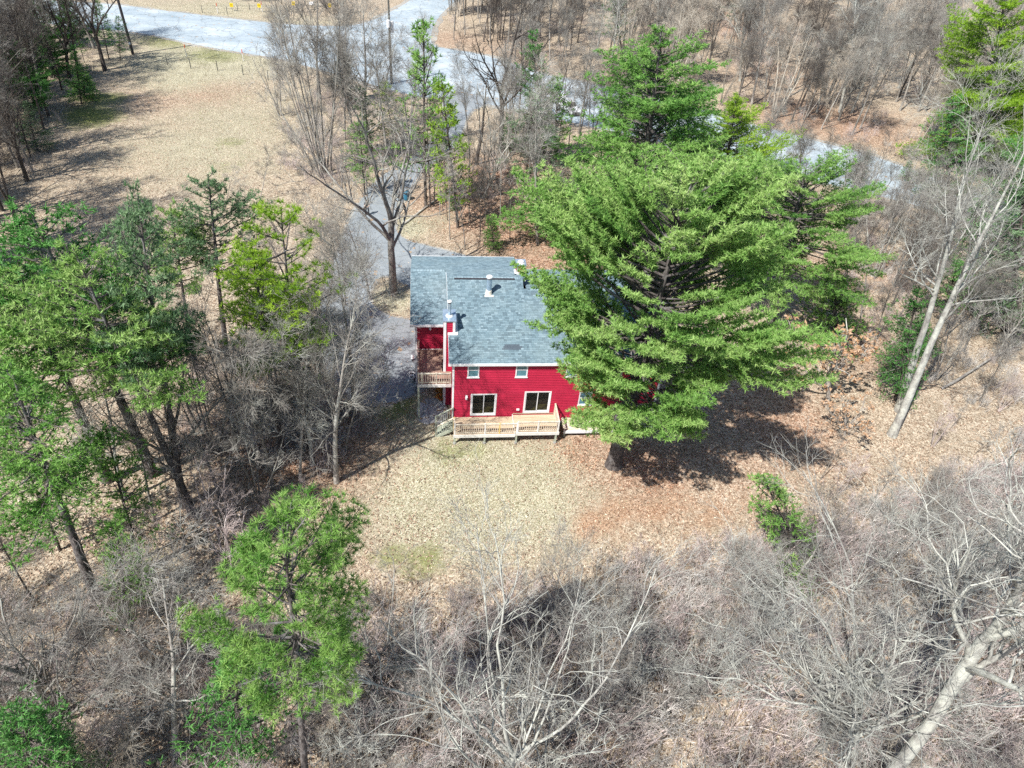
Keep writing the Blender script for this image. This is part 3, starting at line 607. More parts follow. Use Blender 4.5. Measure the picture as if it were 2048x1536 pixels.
# stairs going down to the left of the deck
st = empty('stairs'); st.parent = house; st['label'] = 'short timber stairs with slanting handrails down from the deck'
for k in range(4):
    z = 0.76 - k * 0.185; xa = 1.72 - k * 0.28
    hp(Box().box(xa - 0.27, xa, 37.02, 38.02, z - 0.04, z), 'tread', M_RAILG, st)
for yy in (36.98, 38.06):
    hp(Box().bar((1.74, yy, 0.72), (0.50, yy, -0.06), 0.05, 0.24), 'stringer', M_RAILG, st)
    hp(Box().bar((1.80, yy, 1.86), (0.45, yy, 0.96), 0.10, 0.05), 'handrail', M_RAIL if yy < 37.5 else M_RAILG, st)
    for k in range(8):
        t = (k + 0.6) / 8.2; xx = 1.78 - 1.28 * t; zz = 0.80 - 0.80 * t
        hp(Box().box(xx - 0.018, xx + 0.018, yy - 0.018, yy + 0.018, max(0.05, zz), zz + 1.0), 'baluster', M_RAILG, st)
    hp(Box().box(0.45, 0.53, yy - 0.04, yy + 0.04, -0.05, 1.05), 'rail_post', M_RAILG, st)
# second low deck and bump-out behind the pine
d2 = empty('side_deck'); d2.parent = house; d2['label'] = 'second low deck with white edge behind the pine boughs'
for k in range(10): hp(Box().box(9.9, 13.0, 36.75 + k * 0.142, 36.88 + k * 0.142, 0.6, 0.64), 'plank', M_RAIL, d2)
hp(Box().box(9.88, 13.02, 36.69, 36.74, 0.40, 0.63), 'rim_board', M_WHITE, d2)
hp(Box().box(9.95, 10.05, 36.8, 36.9, 0.0, 0.6).box(12.85, 12.95, 36.8, 36.9, 0.0, 0.6), 'post', M_RAILG, d2)
hp(clap(clap(Box(), (0, 37.0, 0), (1, 0, 0), (0, -1, 0), 13.7, 16.6, 0, 1.9), (13.7, 0, 0), (0, 1, 0), (-1, 0, 0), 37.0, 38.2, 0, 1.9).box(13.65, 16.65, 36.95, 38.2, 1.9, 1.96), 'porch_box', M_CONC)
hp(Box().box(13.64, 13.76, 36.95, 36.99, 0, 1.9).box(16.54, 16.66, 36.95, 36.99, 0, 1.9), 'corner_board', M_WHITE)

# ------------------------------------------------------------------ small things
def at(px, py, z=0.0):
    p = unp(px, py, z); return Vector((p[0], p[1], float(hgt(p[0], p[1]))))
def pot(px, py, label, z=0.0, r=0.21, h=0.42):
    p = at(px, py); t = empty('flower_pot', p, label, 'flower pot', 'white pots beside the side wing')
    Box().lathe(0, 0, [(0.01, 0), (r * 0.7, 0), (r, h), (r * 1.08, h), (r * 1.08, h + 0.05), (r * 0.86, h + 0.05), (r * 0.84, h - 0.06)], 20).part('body', M_WHITE, t, smooth=True)
    Box().cyl(0, 0, h - 0.1, h - 0.05, r * 0.86, n=20).part('soil', M_DARKM, t)
pot(824, 762, 'white round pot with dark soil by the wing corner, nearer of the two')
pot(824, 755, 'white round pot with dark soil by the wing corner, farther of the two')
p = at(825, 722); t = empty('standing_lantern', p, 'small white standing lantern on the drive beside the side wing', 'lantern')
Box().cyl(0, 0, 0, 0.28, 0.07, n=10).part('base', M_DARKM, t); Box().cyl(0, 0, 0.28, 0.5, 0.12, 0.08, 12).lathe(0, 0, [(0.14, 0.5), (0.02, 0.6)], 12).part('head', M_WHITE, t)
p = at(818, 763); t = tag(Box().lathe(p.x, p.y, [(0.01, 0.04), (0.07, 0.04), (0.09, 0.1), (0.06, 0.18), (0.01, 0.2)], 12).part('white_ball', M_WHITE), 'tiny white ball lying on the drive left of the two pots', 'ball')

# blue bin beside the drive
M_BLUE = mix_mat('blue_plastic', (0.02, 0.13, 0.22), (0.04, 0.18, 0.28), 4, 0.45, 0.4)
p = at(813, 400); t = empty('blue_bin', p, 'dark blue barrel-shaped bin beside the driveway below thin trees', 'bin')
Box().lathe(0, 0, [(0.01, 0), (0.27, 0), (0.31, 0.2), (0.34, 0.6), (0.33, 0.95), (0.30, 1.0)], 20).part('body', M_BLUE, t, smooth=True)
Box().lathe(0, 0, [(0.35, 0.98), (0.35, 1.04), (0.25, 1.12), (0.01, 1.14)], 20).part('lid', M_BLUE, t); Box().box(-0.14, 0.14, -0.4, -0.34, 0.85, 0.9).part('handle', M_DARKM, t)
p = at(803, 398); t = empty('white_bucket', p, 'small white bucket standing left of the blue bin', 'bucket')
Box().lathe(0, 0, [(0.01, 0), (0.13, 0), (0.16, 0.35), (0.14, 0.35), (0.12, 0.03)], 16).part('body', M_WHITE, t)
Box().bar((-0.15, 0, 0.34), (0, 0, 0.5), 0.012, 0.012).bar((0, 0, 0.5), (0.15, 0, 0.34), 0.012, 0.012).part('handle', M_DARKM, t)

# roadside markers: white stakes with red tops
M_ORED = mat('orange_red_paint', (0.75, 0.10, 0.03), 0.6); M_YELL = mat('yellow_sign', (0.85, 0.62, 0.02), 0.5); M_PW = mat('post_white', (0.82, 0.82, 0.82), 0.5)
for (x, y, lab) in ((373, 112, 'left of the two red-topped white marker stakes on the near road verge'), (487, 122, 'right of the two red-topped white marker stakes on the near road verge'),
                    (436, 27, 'left red-topped white marker stake beyond the road'), (525, 25, 'right red-topped white marker stake beyond the road, by a yellow sign')):
    p = at(x, y); t = empty('marker_stake', p, lab, 'marker stake', 'red-topped marker stakes along the road')
    Box().cyl(0, 0, 0, 1.25, 0.055, 0.05, 10).part('shaft', M_PW, t); Box().cyl(0, 0, 1.25, 1.75, 0.065, 0.06, 10).lathe(0, 0, [(0.06, 1.75), (0.01, 1.9)], 10).part('top_band', M_ORED, t)
M_POSTW = mix_mat('old_post_wood', (0.06, 0.06, 0.055), (0.20, 0.20, 0.18), 12, 0.9, 0.1)
ordn = ['first', 'second', 'third', 'fourth', 'fifth', 'sixth', 'seventh', 'eighth']
for k, (x, y) in enumerate(((335, 129), (382, 137), (436, 144), (487, 153), (537, 163))):
    p = at(x, y); t = empty('fence_post', p, f'{ordn[k]} dark post from the left along the near side of the road verge', 'fence post', 'dark posts between field and verge')
    t.rotation_euler = (rnd.uniform(-.05, .05), rnd.uniform(-.06, .06), 0)
    Box().cyl(0, 0, -0.1, 1.5, 0.07, 0.06, 8).part('shaft', M_POSTW, t); Box().lathe(0, 0, [(0.06, 1.5), (0.01, 1.56)], 8).part('post_top', M_POSTW, t)
for k, (x, y) in enumerate(((405, 26), (455, 29), (476, 24), (500, 22), (545, 28), (580, 26))):
    p = at(x, y); t = empty('fence_post', p, f'{ordn[k]} thin wire-fence post from the left beyond the road', 'fence post', 'wire fence posts beyond the road')
    Box().cyl(0, 0, -0.1, 1.35, 0.06, 0.05, 8).part('shaft', M_POSTW, t); Box().cyl(0, 0, 1.35, 1.4, 0.065, 0.02, 8).part('post_top', M_POSTW, t)
wa, wb = at(405, 26), at(580, 26)
wr = tag(Box().bar(wa + Vector((0, 0, 1.2)), wb + Vector((0, 0, 1.2)), 0.02, 0.02).bar(wa + Vector((0, 0, 0.7)), wb + Vector((0, 0, 0.7)), 0.02, 0.02).part('fence_wire', M_DARKM), 'two thin wires strung along the fence posts beyond the road', 'wire')
M_GLY = mat('sign_print_dark', (0.10, 0.08, 0.02), 0.6)
for k, (x, y, lab) in enumerate(((465, 16, 'leftmost small yellow sign on the fence beyond the road'), (520, 17, 'small yellow sign next to the right red-topped stake beyond the road'), (588, 12, 'small yellow sign seen between twigs, third from the left'), (660, 14, 'rightmost small yellow sign beyond the road, behind bare twigs'))):
    p = at(x, y + 8); t = empty('yellow_sign', p, lab, 'sign', 'yellow signs along the fence beyond the road')
    Box().box(-0.33, 0.33, -0.02, 0.02, 0.75, 1.45).part('sign_board', M_YELL, t, bevel=0.01); Box().box(-0.03, 0.03, 0.021, 0.07, -0.1, 1.4).part('stake', M_POSTW, t)
    Box().box(-0.2, 0.2, -0.026, -0.021, 1.2, 1.26).box(-0.16, 0.16, -0.026, -0.021, 1.05, 1.1).part('dark_mark', M_GLY, t)
p = at(624, 15); t = empty('white_sign', p, 'small white board beyond the road between the yellow signs', 'sign')
Box().box(-0.5, 0.5, -0.02, 0.02, 0.5, 1.1).part('sign_board', M_PW, t); Box().box(-0.04, 0.04, 0.021, 0.08, -0.1, 1.0).part('stake', M_POSTW, t)
# utility pole with white box at the junction
p = at(783, 168); t = empty('utility_pole', p, 'dark wooden utility pole with white box, standing at the road junction', 'utility pole')
Box().cyl(0, 0, -0.2, 14.0, 0.20, 0.14, 12).part('pole', M_POSTW, t); Box().box(-1.2, 1.2, -0.08, 0.06, 12.6, 12.75).part('crossarm', M_POSTW, t)
Box().cyl(-0.1, -0.42, 8.4, 9.4, 0.26, n=16).part('transformer', M_PW, t); Box().cyl(0.42, 0, 7.6, 9.2, 0.24, n=16).part('white_box', M_PW, t)
for xx in (-1.1, -0.4, 0.5, 1.1): Box().cyl(xx, 0, 12.75, 12.95, 0.05, 0.04, 8).part('insulator', M_METAL, t)
p = at(266, 108); t = empty('utility_pole', p, 'tall plain dark pole leaning left beside the near verge, left of the shadowed road', 'utility pole'); t.rotation_euler = (0, -0.02, 0)
Box().cyl(0, 0, -0.2, 13.0, 0.24, 0.17, 12).part('pole', M_DARKM, t); Box().box(-0.12, 0.12, -0.27, -0.2, 1.6, 1.9).part('tag_plate', M_METAL, t)

# ------------------------------------------------------------------ vehicles
M_CAR = mat('white_car_paint', (0.80, 0.82, 0.84), 0.25, 0.6); M_CGL = mat('car_glass', (0.02, 0.03, 0.03), 0.05, 0.9); M_TYR = mat('tyre_rubber', (0.02, 0.02, 0.02), 0.85); M_RIM = mat('wheel_rim', (0.5, 0.5, 0.52), 0.3, 0.5, 0.7)
M_HL = mat('headlight_lens', (0.75, 0.78, 0.8), 0.1, 0.8); M_RLT = mat('rear_light', (0.45, 0.01, 0.01), 0.2, 0.6)
def ring(bm, sect): return [bm.verts.new(v) for v in sect]
def loft(secs, cap=True):
    bx = Box(); n = len(secs[0]); vs = [v for s in secs for v in s]
    fs = [(k * n + i, k * n + (i + 1) % n, (k + 1) * n + (i + 1) % n, (k + 1) * n + i) for k in range(len(secs) - 1) for i in range(n)]
    if cap: fs += [tuple(range(n - 1, -1, -1)), tuple(range((len(secs) - 1) * n, len(secs) * n))]
    return bx.raw(vs, fs)
def car(px, py, rot, label, suv=True):
    t = empty('parked_car', at(px, py), label, 'car', 'white cars parked by the road'); t.location.z += 0.03; t.rotation_euler = (0, 0, rot)
    prof = [(-2.25, 0.45, 0.70, 0.80), (-2.15, 0.32, 0.98, 0.88), (-1.5, 0.28, 1.04, 0.92), (0.6, 0.26, 1.02, 0.93), (1.3, 0.28, 0.98, 0.92), (2.05, 0.32, 0.86, 0.86), (2.3, 0.42, 0.66, 0.72)]
    secs = [[(x, -wd, z0), (x, wd, z0), (x, wd + 0.02, (z0 + z1) / 2), (x, wd - 0.05, z1), (x, -wd + 0.05, z1), (x, -wd - 0.02, (z0 + z1) / 2)] for x, z0, z1, wd in prof]
    bd = loft(secs).part('body', M_CAR, t, bevel=0.03)
    cp = [(-2.0, 1.0, 0.78), (-1.75, 1.58, 0.66), (-0.4, 1.66, 0.67), (0.25, 1.60, 0.66), (1.0, 1.03, 0.78)]
    loft([[(x, -wd, 0.98), (x, wd, 0.98), (x, wd * 0.97, z), (x, -wd * 0.97, z)] for x, z, wd in cp]).part('cabin', M_CAR, t, bevel=0.02)
    for s in (-1, 1):
        for xa, xb in ((-1.6, -0.75), (-0.68, 0.05)):
            Box().raw([(xa, s * 0.775, 1.08), (xb, s * 0.775, 1.08), (xb - 0.0, s * 0.685, 1.5), (xa + 0.05, s * 0.685, 1.5)], [(0, 1, 2, 3)]).part('side_window', M_CGL, t)
        for xw in (-1.35, 1.4):
            wh = Box().raw(*cylx(0.34, 0.11, 20)).part('wheel', M_TYR, t); wh.location = (xw, s * 0.83, 0.34)
            Box().raw(*cylx(0.2, 0.118, 14)).part('rim', M_RIM, wh)
        Box().box(2.18, 2.28, s * 0.62 - 0.16, s * 0.62 + 0.16, 0.62, 0.76).part('headlight', M_HL, t, bevel=0.02)
        Box().box(-2.28, -2.2, s * 0.68 - 0.1, s * 0.68 + 0.1, 0.75, 0.95).part('tail_light', M_RLT, t)
        Box().box(0.55, 0.75, s * 0.98 - 0.08, s * 0.98 + 0.08, 1.0, 1.14).part('wing_mirror', M_CAR, t, bevel=0.02)
    Box().raw([(0.93, -0.68, 1.1), (0.93, 0.68, 1.1), (0.36, 0.6, 1.565), (0.36, -0.6, 1.565)], [(0, 1, 2, 3)]).part('windscreen', M_CGL, t)
    Box().raw([(-2.01, -0.66, 1.08), (-2.01, 0.66, 1.08), (-1.83, 0.58, 1.5), (-1.83, -0.58, 1.5)], [(3, 2, 1, 0)]).part('rear_window', M_CGL, t)
    Box().box(2.27, 2.33, -0.42, 0.42, 0.48, 0.66).part('grille', M_DARKM, t)
    return t
def cylx(r, hw, n):
    vs = [(r * math.cos(2 * math.pi * i / n), y, r * math.sin(2 * math.pi * i / n)) for y in (-hw, hw) for i in range(n)]
    return vs, [(i, n + i, n + (i + 1) % n, (i + 1) % n) for i in range(n)] + [tuple(range(n)), tuple(range(2 * n - 1, n - 1, -1))], 0
car(1138, 224, math.radians(-70), 'white car facing the camera behind the dark green hemlock, left of the big pine')
car(1104, 196, math.radians(-20), 'white car with dark windows farther back, partly hidden by hemlock boughs')

# ------------------------------------------------------------------ the person
def skin_mesh(name, verts, edges, radii, m, parent, sub=1, root=0):
    me = bpy.data.meshes.new(name); me.from_pydata(verts, edges, []); me.materials.append(m)
    o = link(name, me, parent); md = o.modifiers.new('skin', 'SKIN'); md.use_smooth_shade = True
    for i, r in enumerate(radii):
        sv = me.skin_vertices[0].data[i]; sv.radius = r if isinstance(r, tuple) else (r, r); sv.use_root = (i == root)
    s = o.modifiers.new('sub', 'SUBSURF'); s.levels = sub; s.render_levels = sub
    return o
M_SKIN = mat('skin', (0.62, 0.40, 0.30), 0.6); M_TEE = mat('black_shirt', (0.022, 0.018, 0.028), 0.85); M_TROU = mat('dark_trousers', (0.035, 0.035, 0.045), 0.85); M_HAIR = mat('dark_hair', (0.02, 0.015, 0.015), 0.7)
pp = at(735, 430); pp.z = 0.036
per = empty('person', pp, 'person in black t-shirt and dark trousers standing on the driveway, hands together in front', 'person'); per.rotation_euler = (0, 0, 0.08)
J = [(0, 0, 0.98), (0, 0.0, 1.18), (0, 0, 1.38), (0, -0.01, 1.48), (0, -0.04, 1.58), (0, -0.075, 1.70),
     (-0.09, 0, 0.90), (-0.13, -0.01, 0.50), (-0.16, 0.02, 0.09), (-0.17, -0.14, 0.04), (0.09, 0, 0.90), (0.14, -0.01, 0.50), (0.18, 0.02, 0.09), (0.20, -0.14, 0.04),
     (-0.19, 0, 1.40), (-0.27, -0.02, 1.13), (-0.07, -0.25, 1.04), (0.19, 0, 1.40), (0.27, -0.02, 1.13), (0.07, -0.25, 1.04), (0, -0.13, 1.66)]
Eg = [(0, 1), (1, 2), (2, 3), (3, 4), (4, 5), (0, 6), (6, 7), (7, 8), (8, 9), (0, 10), (10, 11), (11, 12), (12, 13), (2, 14), (14, 15), (15, 16), (2, 17), (17, 18), (18, 19)]
Rr = [(.15, .10), (.13, .095), (.15, .10), .055, .07, .095, .085, .058, .042, .035, .085, .058, .042, .035, .06, .042, .03, .06, .042, .03]
skin_mesh('body', J[:20], Eg, Rr, M_SKIN, per)
skin_mesh('t_shirt', [(0, 0, 0.94), (0, 0, 1.18), (0, 0, 1.38), (0, -0.005, 1.45), (-0.19, 0, 1.40), (-0.265, -0.02, 1.18), (0.19, 0, 1.40), (0.265, -0.02, 1.18)], [(0, 1), (1, 2), (2, 3), (2, 4), (4, 5), (2, 6), (6, 7)],
          [(.18, .125), (.165, .12), (.18, .125), .07, .08, .062, .08, .062], M_TEE, per)
skin_mesh('trousers', [(0, 0, 0.98), (-0.095, 0, 0.88), (-0.13, -0.01, 0.50), (-0.16, 0.02, 0.10), (0.095, 0, 0.88), (0.14, -0.01, 0.50), (0.18, 0.02, 0.10)], [(0, 1), (1, 2), (2, 3), (0, 4), (4, 5), (5, 6)],
          [(.16, .115), .10, .075, .06, .10, .075, .06], M_TROU, per)
skin_mesh('hair', [(0, 0.0, 1.66), (0, -0.03, 1.76)], [(0, 1)], [.10, .125], M_HAIR, per)
for s in (-1, 1):
    h = Box(); h.box(s * 0.05 - 0.04, s * 0.05 + 0.04, -0.31, -0.24, 1.015, 1.055)
    for k in range(4): h.bar((s * (0.085 - 0.022 * k), -0.30, 1.035), (s * (0.075 - 0.022 * k), -0.36 - 0.004 * k, 1.02), 0.017, 0.02)
    h.bar((s * 0.02, -0.26, 1.05), (s * 0.015, -0.31, 1.075), 0.02, 0.02); h.part('hand', M_SKIN, per, bevel=0.004)
    Box().box(s * 0.18 - 0.05, s * 0.18 + 0.05, -0.2, 0.07, 0.0, 0.08).part('shoe', M_HAIR, per, bevel=0.015)
rc = empty('remote_controller', pp + Vector((0.03, -0.36, 1.03)), 'small grey remote controller held in both hands of the person', 'controller')
Box().box(-0.09, 0.09, -0.05, 0.05, -0.015, 0.02).part('case', M_RIM, rc, bevel=0.01); Box().bar((-0.05, 0.0, 0.02), (-0.05, 0.0, 0.05), 0.012, 0.012).bar((0.05, 0, 0.02), (0.05, 0, 0.05), 0.012, 0.012).part('control_stick', M_DARKM, rc)

# ------------------------------------------------------------------ vegetation generators
def tubes(lines, sides):
    """lines: list of (pts (k,3), radii (k,)) -> V, F with `sides` sides"""
    Vs, Fs, off = [], [], 0
    by = {}
    for p, r in lines: by.setdefault(len(p), []).append((p, r))
    for k, ls in by.items():
        P = np.array([p for p, _ in ls]); R = np.array([r for _, r in ls]); B = len(ls)
        T = np.empty_like(P); T[:, 1:-1] = P[:, 2:] - P[:, :-2]; T[:, 0] = P[:, 1] - P[:, 0]; T[:, -1] = P[:, -1] - P[:, -2]
        T /= np.linalg.norm(T, axis=2, keepdims=True) + 1e-9
        ref = np.where(np.abs(T[:, :1, 2:3]) > 0.9, np.array([1.0, 0, 0]), np.array([0, 0, 1.0]))
        A = np.cross(T, np.broadcast_to(ref, T.shape)); A /= np.linalg.norm(A, axis=2, keepdims=True) + 1e-9
        Bn = np.cross(T, A); an = np.arange(sides) * 2 * np.pi / sides
        ringv = P[:, :, None, :] + R[:, :, None, None] * (A[:, :, None, :] * np.cos(an)[None, None, :, None] + Bn[:, :, None, :] * np.sin(an)[None, None, :, None])
        Vs.append(ringv.reshape(-1, 3))
        i = np.arange(B)[:, None, None] * (k * sides) + np.arange(k - 1)[None, :, None] * sides
        s = np.arange(sides)[None, None, :]; s2 = (s + 1) % sides
        Fs.append((np.stack([i + s, i + s2, i + sides + s2, i + sides + s], -1).reshape(-1, 4)) + off); off += B * k * sides
    return np.concatenate(Vs), np.concatenate(Fs)
def joined(groups):
    V, F, o = [], [], 0
    for lines, sides in groups:
        if not lines: continue
        v, f = tubes(lines, sides); V.append(v); F.append(f + o); o += len(v)
    return np.concatenate(V), np.concatenate(F)
def unit(v): return v / (np.linalg.norm(v) + 1e-9)

def grow(r, p, d, L, r0, r1, n, wig, up):
    pts = [p]; st = L / n
    for _ in range(n):
        d = unit(d + r.normal(0, wig, 3) + np.array([0, 0, up])); p = p + d * st; pts.append(p)
    return np.array(pts), np.linspace(r0, r1, n + 1)
def deflect(r, d, ang):
    a = r.normal(0, 1, 3); a = unit(a - d * np.dot(a, d)); return unit(d * math.cos(ang) + a * math.sin(ang))

def bare(seed, H=12.0, r0=0.16, fork=0.35, nl=5, spread=0.6, crown=0.35, style='open', dens=1.0, twig=0.012, wig=0.10, stems=1, lean=0.0):
    """bare deciduous tree: returns (trunk mesh data, crown mesh data)"""
    r = np.random.default_rng(seed); L0, L1, L2, L3 = [], [], [], []
    def limb_from(line, lo, n, lenf, angr, out, nseg, wg, up, rf, rmin):
        pts, rad = line
        for _ in range(n):
            t = lo + (1 - lo) * r.random() ** 0.85; x = t * (len(pts) - 1); i = min(int(x), len(pts) - 2); f = x - i
            p = pts[i] * (1 - f) + pts[i + 1] * f; d = unit(pts[i + 1] - pts[i]); rr = rad[i] * (1 - f) + rad[i + 1] * f
            Lc = lenf * (1.15 - 0.6 * t) * r.uniform(0.6, 1.2)
            out.append(grow(r, p, deflect(r, d, r.uniform(*angr)), Lc, max(rmin, rr * rf), max(rmin * 0.5, rr * rf * 0.25), nseg, wg, up))
    trunks = []
    for s in range(stems):
        if stems > 1:
            az = 2 * math.pi * (s + r.random() * 0.7) / stems; tilt = r.uniform(0.10, 0.32)
            d = np.array([math.sin(tilt) * math.cos(az), math.sin(tilt) * math.sin(az), math.cos(tilt)]); base = np.array([0.12 * math.cos(az), 0.12 * math.sin(az), -0.2])
        else: d = unit(np.array([lean, 0, 1.0])); base = np.array([0, 0, -0.25])
        h = H * r.uniform(0.8, 1.0) if stems > 1 else H
        rs = r0 * (0.75 if stems > 1 else 1)
        if style == 'open':
            tr = grow(r, base, d, h * fork, rs, rs * 0.72, 8, 0.035, 0.02); tr[1][0] *= 1.35; tr[1][1] *= 1.08; trunks.append(tr)
            for k in range(nl):
                az = 2 * math.pi * (k + r.random() * 0.6) / nl; a = r.uniform(0.35, 1.0) * spread * (0.25 if k == 0 else 1)
                dd = unit(np.array([math.sin(a) * math.cos(az), math.sin(a) * math.sin(az), math.cos(a)]))
                i = r.integers(5, 9) if k else 8
                q = rs * (0.62 if k == 0 else r.uniform(0.34, 0.52))
                L0.append(grow(r, tr[0][i], dd, h * (1 - fork) * r.uniform(0.8, 1.08), q, 0.018, 12, wig, 0.05))
            for l in list(L0)[-nl:]: limb_from(l, 0.15, int(10 * dens), h * 0.24, (0.45, 1.05), L1, 8, wig * 2.0, 0.05, 0.62, 0.014)
        else:
            tr = grow(r, base, d, h, rs, 0.015, 16, 0.03, 0.03); tr[1][0] *= 1.3; trunks.append(tr)
            limb_from(tr, crown, int(nl * dens), h * 0.28 * (spread / 0.6), (0.45, 1.1), L0, 8, wig, 0.07, 0.45, 0.012)
            for l in list(L0): limb_from(l, 0.2, max(2, int(4 * dens)), h * 0.11, (0.4, 1.0), L1, 6, wig * 1.8, 0.05, 0.65, 0.012)
    for l in L1: limb_from(l, 0.12, max(2, int(6 * dens)), min(1.5, H * 0.09), (0.35, 0.9), L2, 4, wig * 1.5, 0.05, 0.65, twig * 0.8)
    for l in L2: limb_from(l, 0.1, max(1, int(4.2 * dens)), min(0.8, H * 0.055), (0.3, 0.9), L3, 2, wig * 1.5, 0.04, 0.7, twig * 0.6)
    return joined([(trunks, 9)]), joined([(L0, 6), (L1, 4), (L2, 3), (L3, 3)]), (L1, L2, L3)

def tufts(C, D, size, nn, r, tint, spreadf=0.9, wd=0.11):
    """fans of needles; C,D (N,3) centres and axes"""
    N = len(C); Dn = D / (np.linalg.norm(D, axis=1, keepdims=True) + 1e-9)
    q = r.normal(0, 1, (N, nn, 3)); q /= np.linalg.norm(q, axis=2, keepdims=True)
    v = Dn[:, None, :] * 1.0 + q * spreadf; v /= np.linalg.norm(v, axis=2, keepdims=True)
    L = size[:, None] * r.uniform(0.65, 1.15, (N, nn))
    s = np.cross(v, r.normal(0, 1, (N, nn, 3))); s /= np.linalg.norm(s, axis=2, keepdims=True) + 1e-9
    b = C[:, None, :]; w_ = (L * wd)[..., None]
    mid = b + v * L[..., None] * 0.35
    V = np.stack([b - s * w_, b + s * w_, b + v * L[..., None]], 2).reshape(-1, 3)
    F = np.arange(N * nn * 3).reshape(-1, 3)
    T = np.repeat(np.clip(np.repeat(tint, nn) + r.normal(0, 0.07, N * nn), 0, 1), 3)
    return V, F, T

def pine(seed, H=18.0, base=0.25, R=5.0, prof=0.75, whorl=0.55, nb=5, tuft=0.42, nn=8, dens=1.0, droop=0.0, r0=0.3, irregular=0.35, dead=0, wd=0.11, inner=0.3, topflat=0.0, upturn=0.1):
    r = np.random.default_rng(seed); tr, br, bl, C, D, S, T = [], [], [], [], [], [], []
    t = grow(r, np.array([0, 0, -0.3]), np.array([0, 0, 1.0]), H + 0.3, r0, 0.03, 18, 0.012, 0.02); t[1][0] *= 1.3; tr.append(t)
    tp = t[0]
    def at_h(z):
        i = np.clip(np.searchsorted(tp[:, 2], z) - 1, 0, len(tp) - 2); f = (z - tp[i, 2]) / (tp[i + 1, 2] - tp[i, 2] + 1e-6); return tp[i] * (1 - f) + tp[i + 1] * f
    z = H * base; ph = r.random(4) * 6.28
    while z < H - 0.3:
        f = (z - H * base) / (H * (1 - base))
        Rz = R * (math.sin(math.pi * min(1, (f * 0.9 + 0.12)) ** prof) * 0.75 + 0.3 * (1 - f)) if topflat == 0 else (R * (0.55 + 0.45 * math.sin(math.pi * f ** 0.8)) * (1 - f ** 6 * 0.7) if topflat == 1 else R * math.sin(math.pi * (0.17 + 0.80 * f)) ** 0.62)
        Rz = max(0.5, Rz)
        for k in range(nb):
            az = r.random() * 6.283; lob = 1 + irregular * math.sin(3 * az + ph[0] + z * 0.5) * 0.6 + irregular * math.sin(2 * az + ph[1] - z * 0.33)
            L = Rz * lob * r.uniform(0.6, 1.1)
            if L < 0.35: continue
            el = -droop + 0.75 * f ** 1.5 + r.normal(0, 0.1)
            d = np.array([math.cos(az) * math.cos(el), math.sin(az) * math.cos(el), math.sin(el)])
            n = 7; b = grow(r, at_h(z + r.uniform(-.2, .2)), d, L, 0.018 + L * 0.011, 0.01, n, 0.05, upturn * 0.5); br.append(b)
            pts = b[0]; tz = r.normal(0, 0.11)
            m = max(3, int(L / 0.42 * dens))
            for j in range(m):
                s = inner + (1 - inner) * (j + r.random()) / m; x = s * n; i = min(int(x), n - 1); p = pts[i] + (pts[i + 1] - pts[i]) * (x - i)
                dd = unit(pts[i + 1] - pts[i])
                for sd in (-1, 1):
                    ln = ((1 - s) * L * 0.42 + 0.38) * r.uniform(0.5, 1.15)
                    side = unit(np.cross(dd, [0, 0, 1.0])) * sd; dv = unit(dd * 0.75 + side * 0.8 + np.array([0, 0, r.normal(0.12, 0.16)]))
                    g_ = grow(r, p, dv, ln, 0.011, 0.005, 3, 0.09, 0.05); bl.append(g_)
                    k2 = max(1, int(ln / 0.26 * dens))
                    for u in range(k2):
                        y = (u + r.uniform(0.4, 1.0)) / k2 * 3; a = min(int(y), 2); c = g_[0][a] + (g_[0][a + 1] - g_[0][a]) * (y - a)
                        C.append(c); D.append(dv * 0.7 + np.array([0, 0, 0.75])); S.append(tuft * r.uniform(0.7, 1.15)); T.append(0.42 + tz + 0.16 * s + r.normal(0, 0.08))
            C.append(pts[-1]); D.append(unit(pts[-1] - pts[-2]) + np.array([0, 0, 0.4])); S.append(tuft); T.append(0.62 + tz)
        z += whorl * r.uniform(0.75, 1.25)
    for _ in range(8): C.append(tp[-1] - np.array([0, 0, r.random() * 0.8])); D.append(r.normal(0, 0.6, 3) + np.array([0, 0, 1.2])); S.append(tuft); T.append(0.6)
    dl = []
    for _ in range(dead):
        zz = r.uniform(0.15 * H, H * (base + 0.15)); az = r.random() * 6.283
        dl.append(grow(r, at_h(zz), np.array([math.cos(az), math.sin(az), r.uniform(-0.1, 0.3)]), r.uniform(0.5, 0.42 * R + 0.6), 0.025, 0.006, 6, 0.16, 0.0))
        for _ in range(3):
            l = dl[-1] if len(dl[-1][0]) == 7 else dl[0]; i = r.integers(2, 6); dl.append(grow(r, l[0][i], deflect(r, unit(l[0][i + 1] - l[0][i]), 0.7), r.uniform(0.3, 0.9), 0.012, 0.004, 3, 0.2, 0.0))
            dl.insert(0, dl.pop()) if False else None
    V, F, TT = tufts(np.array(C), np.array(D), np.array(S), nn, r, np.array(T), spreadf=1.35, wd=wd)
    return joined([(tr, 10)]), joined([(br, 4), (bl, 3)] + ([(dl, 3)] if dl else [])), (V, F, TT)

TREE = {}
def reg_bare(key, H, mtrunk, **k):
    a, b, ln = bare(H=H, **k)
    TREE[key] = ('bare', H, np_mesh(key + '_trunk', a[0], a[1], mtrunk, smooth=True), np_mesh(key + '_crown', b[0], b[1], mtrunk, smooth=True), None, None, None)
    return ln
def reg_pine(key, H, mb, mf, **k):
    a, b, f = pine(H=H, **k)
    TREE[key] = ('pine', H, np_mesh(key + '_trunk', a[0], a[1], mb, smooth=True), np_mesh(key + '_boughs', b[0], b[1], mb, smooth=True),
                 np_mesh(key + '_needles', f[0], f[1], mf, attr={'tint': f[2]}), None, None)

def remat(key, new, mb=None, mf=None):
    TREE[new] = TREE[key][:5] + (mb, mf)

